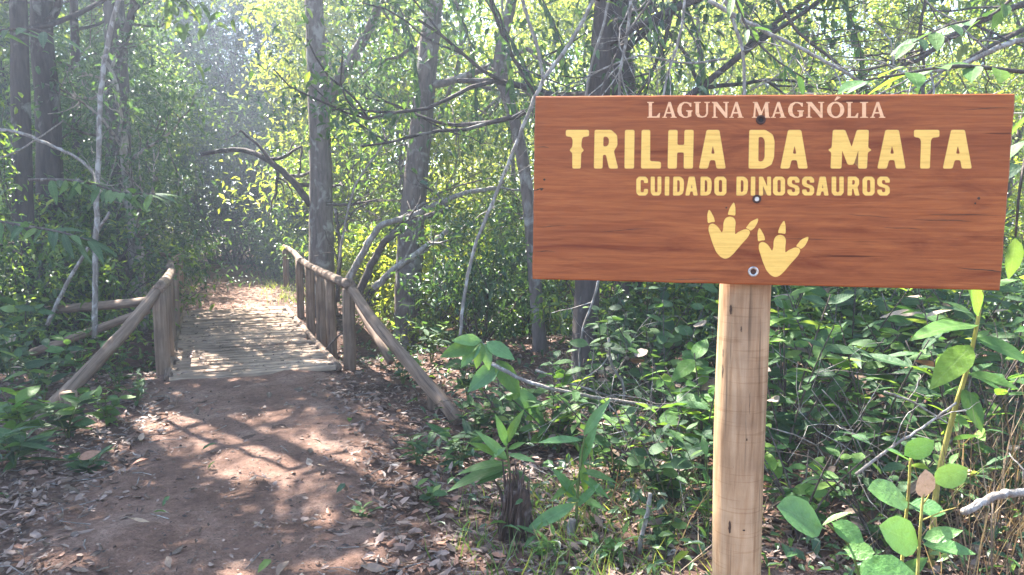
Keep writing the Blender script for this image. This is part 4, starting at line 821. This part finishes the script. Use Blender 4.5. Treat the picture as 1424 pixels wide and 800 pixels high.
branch('pole_sapling', 'thin pale leafless pole rising in front of the dark trunks', [(132, 470, 7.0), (133, 380, 7.0), (134, 300, 7.0), (138, 200, 7.0), (143, 100, 7.0), (166, -10, 7.0), (190, -120, 7.0)], .026, .02, M_twig, 1, 0)
branch('arching_branch', 'pale thin branch arching from the view edge to the pole', [(-40, 178, 6.8), (20, 183, 6.9), (70, 202, 6.95), (110, 222, 7.0), (137, 248, 7.0)], .016, .013, M_twig, 2, 1)
branch('crossing_twig', 'thin twig crossing the arching branch before the dark trunks', [(-30, 228, 7.1), (20, 212, 7.1), (60, 188, 7.1), (88, 168, 7.1)], .009, .006, M_twig, 3, 0)
branch('leaning_stick', 'stick leaning diagonally against the pale pole', [(66, 452, 7.2), (90, 400, 7.2), (125, 340, 7.15), (152, 295, 7.1)], .02, .013, M_twig, 4, 0)
branch('dead_limb', 'dark dead limb curving down to the forked tree', [(280, 214, 12.5), (330, 208, 12.4), (365, 218, 12.2), (400, 245, 12.0), (432, 285, 11.9)], .035, .06, M_bark_dark, 5, 5, .7)
for i, (lab, pts, r0, r1) in enumerate([('lowest dead branch sloping up from the handrail to the leaning trunk', [(480, 398, 10.4), (505, 352, 10.3), (530, 315, 10.3), (575, 298, 10.2), (640, 270, 10.2), (690, 262, 10.2)], .055, .03),
        ('grey dead branch curving behind the sloping handrail', [(498, 410, 10.0), (525, 352, 10.0), (548, 325, 9.9), (585, 305, 9.9), (625, 290, 9.9)], .05, .03), ('forked dead branch rising past the leaning trunk', [(520, 402, 9.7), (552, 372, 9.7), (590, 345, 9.7), (625, 318, 9.7)], .05, .03),
        ('thin dead branch lying between the two trunks', [(455, 285, 11.4), (490, 284, 11.3), (525, 278, 11.2)], .025, .015), ('steep thin branch between the two trunks', [(470, 375, 11), (490, 270, 11), (530, 205, 11), (570, 140, 11)], .02, .012), ('dead stem beside the forked trunk', [(470, 420, 11.2), (472, 340, 11.2), (466, 290, 11.2)], .035, .025)]):
    branch('dead_branch', lab, pts, r0, r1, M_twig_dark if i % 2 else M_twig, 10 + i, 3, .8, group='dead branches by the leaning tree')
branch('hanging_vine', 'long pale vine slanting down past the edge of the sign board', [(845, -40, 6.4), (800, 48, 6.3), (756, 112, 6.2), (722, 190, 6.2), (690, 270, 6.2), (660, 345, 6.2), (644, 420, 6.2), (640, 470, 6.2)], .017, .014, M_twig, 20, 0, cat='vine')
branch('hanging_vine', 'pale vine joining the slanting one above the board corner', [(718, -30, 6.2), (732, 20, 6.2), (748, 70, 6.2), (756, 112, 6.2)], .016, .014, M_twig, 21, 0, cat='vine')
branch('hanging_vine', 'thin straight vine above the word TRILHA', [(852, -30, 6.0), (838, 40, 6.0), (820, 100, 6.0), (812, 180, 6.0), (815, 300, 6.0)], .01, .009, M_twig, 22, 2, .5, cat='vine')
branch('hanging_vine', 'dead vine dangling below the board between two dark trunks', [(835, 380, 6.0), (824, 420, 6.0), (808, 470, 6.0), (805, 540, 6.0)], .011, .007, M_twig, 23, 2, .4, cat='vine')
branch('hanging_vine', 'crooked pale stem standing under the board by the fallen branch', [(846, 470, 5.2), (850, 505, 5.2), (866, 535, 5.2), (868, 575, 5.2)], .012, .011, M_twig, 24, 1, .3, cat='vine')
branch('fallen_branch', 'long grey fallen branch lying across the weeds behind the stump', [(684, 506, 4.9), (730, 530, 4.85), (800, 548, 4.8), (870, 560, 4.8), (950, 570, 4.75)], .013, .010, M_twig, 25, 2, .35)
branch('fallen_branch', 'thinner fallen branch crossing above the long grey one', [(745, 515, 5.4), (800, 535, 5.3), (860, 555, 5.2)], .01, .008, M_twig, 26, 1, .3)
branch('dead_stick', 'pale upright dead stick in the litter between sapling and post', [(888, 800, 3.25), (892, 750, 3.25), (900, 715, 3.25), (904, 686, 3.25)], .011, .009, M_twig, 27, 1, .08, cat='stick')
branch('lichened_branch', 'pale lichen-crusted branch end poking in beside the seedlings', [(1500, 672, 2.3), (1430, 684, 2.25), (1385, 690, 2.2), (1340, 712, 2.15)], .014, .012, M_twig, 28, 1, .1)
branch('dead_stick', 'bare grey twig reaching up behind the round-leaved seedlings', [(1190, 660, 2.9), (1240, 622, 2.9), (1290, 590, 2.9), (1330, 560, 2.9)], .006, .004, M_twig, 29, 2, .2, cat='stick')
branch('dead_stick', 'thin bare twig above the grey one behind the seedlings', [(1230, 545, 3.3), (1270, 560, 3.3), (1320, 590, 3.3)], .006, .004, M_twig, 30, 1, .2, cat='stick')
branch('dead_stick', 'thin stick leaning in the bridge gap below the handrail', [(452, 487, 8.1), (470, 468, 8.0), (484, 458, 7.9)], .01, .008, M_twig_dark, 31, 0, cat='stick')
BR = [('dark dead limb descending above the word MATA', [(1440, 0, 5.2), (1340, 40, 5.2), (1290, 75, 5.2), (1240, 98, 5.2)], .022, .014), ('thick bare branch running out over the end of the sign', [(1460, 48, 4.8), (1400, 62, 4.8), (1330, 92, 4.8), (1260, 104, 4.8)], .02, .012),
      ('bare branch slanting down from the canopy above the word DA', [(985, 0, 5.0), (1040, 32, 5.0), (1110, 66, 5.0), (1165, 95, 5.0), (1210, 122, 5.0)], .016, .009), ('second bare slanting branch above the word DA', [(1080, 0, 5.3), (1110, 45, 5.3), (1160, 85, 5.3), (1195, 118, 5.3)], .012, .008),
      ('steep bare branch over the letter D', [(1000, -20, 5.5), (1030, 60, 5.5), (1035, 120, 5.5), (1028, 180, 5.5)], .014, .010), ('tangled bare vine stems above the middle of TRILHA', [(880, -20, 5.8), (872, 50, 5.8), (862, 110, 5.8), (858, 200, 5.8)], .013, .010), ('thin bare crossing stem above TRILHA', [(905, 0, 5.6), (865, 60, 5.6), (835, 130, 5.6), (820, 190, 5.6)], .009, .007),
      ('bare stem leaning over the end of TRILHA', [(955, -20, 5.6), (945, 50, 5.6), (925, 120, 5.6), (920, 200, 5.6)], .01, .008), ('level bare branch above the word TRILHA', [(1010, 82, 5.9), (950, 88, 5.9), (890, 78, 5.9), (830, 100, 5.9)], .01, .006), ('bare upright branch above the letter T of MATA', [(1292, -20, 5.7), (1280, 40, 5.7), (1285, 100, 5.7), (1283, 180, 5.7)], .012, .010)]
for i, (lab, pts, a, b) in enumerate(BR): branch('bare_branch', lab, pts, a, b, M_twig if i % 3 else M_twig_dark, 60 + i, 7, .7, group='bare branches above the sign', depth=2)
for i, (u, Y, h) in enumerate([(1180, 3.7, 1.0), (1260, 3.3, .8), (1330, 3.9, 1.1), (920, 4.2, .8), (780, 5.5, .9), (1080, 4.5, 1.2), (870, 5.0, .8)]):
    b = gpt(u, Y); rng = np.random.default_rng(800 + i); root = empty('bare_bush', b, uniq(size_word(h) + ' bush of bare twigs ' + mark(u)), 'bush', 'bare bushes in the thicket'); segs, tips = [], []
    for k in range(5): grow(rng, [rng.normal() * .05, rng.normal() * .05, -.03], [rng.normal() * .5, rng.normal() * .4, 1], h * rng.uniform(.5, .8), .006, 2, segs, tips, .8, .05, (2, 3), .25)
    mb = MB()
    for Q, rr in segs: mb.tube(Q, rr, 4, 0, rng, cap=False)
    link('twigs', mb.mesh('twigs'), M_twig if i % 3 == 0 else M_twig_dark, root)['kind'] = 'stuff'

# ------------------------------------------------------------------ litter and low growth (nobody could count it)
lr = np.random.default_rng(12)
def scatter(n, y0, y1, dens):
    y = y0 + (y1 - y0) * lr.random(n) ** 1.5; x = lr.uniform(-.75, .75, n) * (y + 1.2) * 1.05
    k = lr.random(n) < dens(x, y); return x[k], y[k]
def surf(x, y):                                       # top of ground, path or deck
    z = gz(x, y); s_, n_ = sn(x, y); po = np.abs(path_off(x, y)) / path_half(y)
    onp = ((y < 7.3) | (y > 11.4)) & (po < 1.0)
    z = np.where(onp, z + .02, z); deck = (s_ > 7.4) & (s_ < 12.6) & (n_ > -.33) & (n_ < 1.06)
    return np.where(deck, .062, z), deck, po
def dens_litter(x, y):
    _, deck, po = surf(x, y); patch = .5 + .5 * np.sin(x * 2.1 + np.sin(y * 1.7) * 2) * np.sin(y * 1.5 + np.cos(x * 1.9))
    d = np.where(po > 1.15, 1, np.where(po > .4, .1 + .85 * smooth(.35, 1.15, po) * (.5 + patch), .03 + .13 * patch ** 2)); d = np.where(deck, .2, d); return np.where((y > 12) & (po < 1), .5, d)
x, y = scatter(72000, 1.6, 16, dens_litter); n = len(x); z, dk, po = surf(x, y)
Zn = unit(np.stack([lr.normal(size=n) * .35, lr.normal(size=n) * .35, np.ones(n)], 1)); L = lr.uniform(.018, .085, n) * np.where(po < .6, .7, 1)
P = np.stack([x, y, z + .004 + lr.random(n) * .022 * np.where(po < .7, .4, 1)], 1)
me = leaf_cloud('leaf_litter', P, np.stack([lr.normal(size=n), lr.normal(size=n), lr.normal(size=n) * .15], 1), Zn, L, L * lr.uniform(.3, .55, n), lr.random(n), 'mid', lr.uniform(-1.2, 1.6, n))
tag(link('leaf_litter', me, M_leaf_dry), 'brown and greyish fallen leaves littering the forest floor', kind='stuff')
x, y = scatter(38000, 1.8, 10, lambda x, y: np.where(surf(x, y)[2] < 1.3, .35 + .5 * (.5 + .5 * np.sin(x * 3.1 + np.sin(y * 2.3) * 2) * np.sin(y * 2.7 + 1)), .3)); n = len(x); z, _, _ = surf(x, y); L = lr.uniform(.008, .032, n)
me = leaf_cloud('leaf_crumbs', np.stack([x, y, z + .003 + lr.random(n) * .006], 1), np.stack([lr.normal(size=n), lr.normal(size=n), lr.normal(size=n) * .2], 1), np.stack([lr.normal(size=n) * .4, lr.normal(size=n) * .4, np.ones(n)], 1), L, L * lr.uniform(.25, .7, n), lr.random(n) ** 2.4, 'far', lr.uniform(-1, 1.5, n))
tag(link('leaf_crumbs', me, M_leaf_dry), 'crumbled leaf bits trodden into the dirt trail', kind='stuff')
x, y = scatter(3600, 1.8, 12, lambda x, y: dens_litter(x, y) * .8); z, _, _ = surf(x, y); mb = MB()
for a, b, c in zip(x, y, z):
    t = lr.uniform(0, 6.28); l = lr.uniform(.04, .22); e = np.array([math.cos(t), math.sin(t), lr.normal() * .12]) * l; mb.tube([(a, b, c + .008), np.array([a, b, c + .012]) + e * .5 + lr.normal(size=3) * .008, np.array([a, b, c + .01]) + e], [.003, .0026, .0015], 4, 0, lr, cap=False)
tag(link('twig_litter', mb.mesh('twig_litter'), M_twig), 'small broken twigs strewn over the forest floor', kind='stuff')
def dens_cover(x, y):
    _, deck, po = surf(x, y); patch = .5 + .5 * np.sin(x * 1.3 + np.sin(y * 1.1) * 2 + 1) * np.sin(y * 1.2 + np.cos(x * 1.4)); d = np.where(po > 1.15, .15 + .7 * smooth(1.15, 2.4, po) * (.35 + patch), .004); return np.where(deck, 0, d)
x, y = scatter(30000, 2.0, 22, dens_cover); n = len(x); z, _, _ = surf(x, y)
P = np.stack([x, y, z + .015 + lr.random(n) ** 1.6 * .22], 1); L = lr.uniform(.035, .085, n) * (1 + y * .03)
me = leaf_cloud('ground_cover', P, np.stack([lr.normal(size=n), lr.normal(size=n), lr.normal(size=n) * .4], 1), np.stack([lr.normal(size=n) * .4, lr.normal(size=n) * .4 - .1, np.ones(n)], 1), L, L * lr.uniform(.35, .55, n), lr.random(n), 'mid')
tag(link('ground_cover', me, M_leaf_dark), 'low mat of small green seedlings beside the trail', kind='stuff')
def blades(name, label, x, y, h, mat, lean=.25, w=.004):
    n = len(x); z, _, _ = surf(x, y); d = np.stack([lr.normal(size=n) * lean, lr.normal(size=n) * lean, np.ones(n)], 1)
    me = leaf_cloud(name, np.stack([x, y, z - .01], 1), d, lr.normal(size=(n, 3)), h, np.full(n, w) * lr.uniform(.6, 1.5, n), lr.random(n), 'blade', lr.uniform(-.6, 1.6, n)); return tag(link(name, me, mat), label, kind='stuff')
n = 260; yy = lr.uniform(2.5, 4.6, n); blades('dry_grass', 'tangle of dry brown grass stalks at the edge beside the seedlings', (1420 + lr.normal(size=n) * 45 - 712) / F * yy, yy, lr.uniform(.3, 1.0, n), M_grass_dry, .3, .005)
n = 1800; yy = lr.uniform(12.5, 22, n); xx = -path_off(0, yy) + np.sign(lr.normal(size=n)) * np.abs(lr.normal(size=n) * .35 + 1.3); blades('grass', 'short sunlit grass edging the trail past the bridge', xx, yy, lr.uniform(.08, .25, n), M_grass, .5, .012)
n = 900; xx = lr.normal(size=n) * .35 + .35; yy = lr.uniform(2.9, 4.2, n); blades('grass_tufts', 'thin grass and straw around the stump and stick', xx, yy, lr.uniform(.06, .2, n), M_grass, .6, .006)
n = 600; yy = lr.uniform(3, 6, n); blades('straw', 'dry straw tangled low in the thicket behind the post', lr.uniform(.1, .7, n) * yy, yy, lr.uniform(.15, .5, n), M_grass_dry, .9, .005)
# larger single fallen leaves
FL = [leaf_mesh('fallen_leaf', ELL, 5, d, f, w) for d, f, w in ((.2, .5, .02), (-.25, .3, .015), (.1, -.5, .02), (.3, -.2, .03))]
for m_ in FL: m_.materials.append(M_leaf_dry_o)
k = 0
while k < 46:
    yv = lr.uniform(2.9, 6.5); xv = lr.uniform(-.62, .05) * yv; zv, _, po = surf(np.array([xv]), np.array([yv]))
    if po[0] < .35 and lr.random() < .6: continue
    o = link('fallen_leaf', FL[k % 4], None, None, (xv, yv, float(zv[0]) + .02)); sc = lr.uniform(.07, .12); o.scale = (sc,) * 3; o.rotation_euler = (lr.normal() * .3, lr.normal() * .2, lr.uniform(0, 6.28))
    side = ('on the bare dirt' if po[0] < .6 else 'at the littered trail edge' if po[0] < 1.2 else 'in the litter off the trail'); far = ('close to the view bottom' if yv < 3.6 else 'level with the stump' if yv < 4.4 else 'midway to the bridge' if yv < 5.3 else 'near the bridge end'); bank = 'stump' if path_off(xv, yv) > 0 else 'bank rail'
    tag(o, f'large dry leaf {side} {far}, {bank} side', 'leaf', f'large fallen leaves {side} {far}, {bank} side'); k += 1

# ------------------------------------------------------------------ thin haze volume, added largely to reproduce the lens veil
zt = 18.0
V = np.array([(x, y, z) for z in (-3.0, zt) for y in (-125, 225) for x in (-165, 165)], float)
hz_o = link('haze', mesh_from('haze', V, np.array([(0, 2, 3, 1), (4, 5, 7, 6), (0, 1, 5, 4), (2, 6, 7, 3), (0, 4, 6, 2), (1, 3, 7, 5)])))
mh = bpy.data.materials.new('haze'); mh.use_nodes = True; mh.node_tree.nodes.remove(mh.node_tree.nodes['Principled BSDF'])
pv = mh.node_tree.nodes.new('ShaderNodeVolumePrincipled'); pv.inputs['Color'].default_value = (.72, .82, 1, 1); pv.inputs['Density'].default_value = .006; pv.inputs['Anisotropy'].default_value = .68
mh.node_tree.links.new(pv.outputs[0], mh.node_tree.nodes['Material Output'].inputs['Volume']); hz_o.data.materials.append(mh)
tag(hz_o, 'thin bright haze added to the wood as a lens veil', kind='stuff')
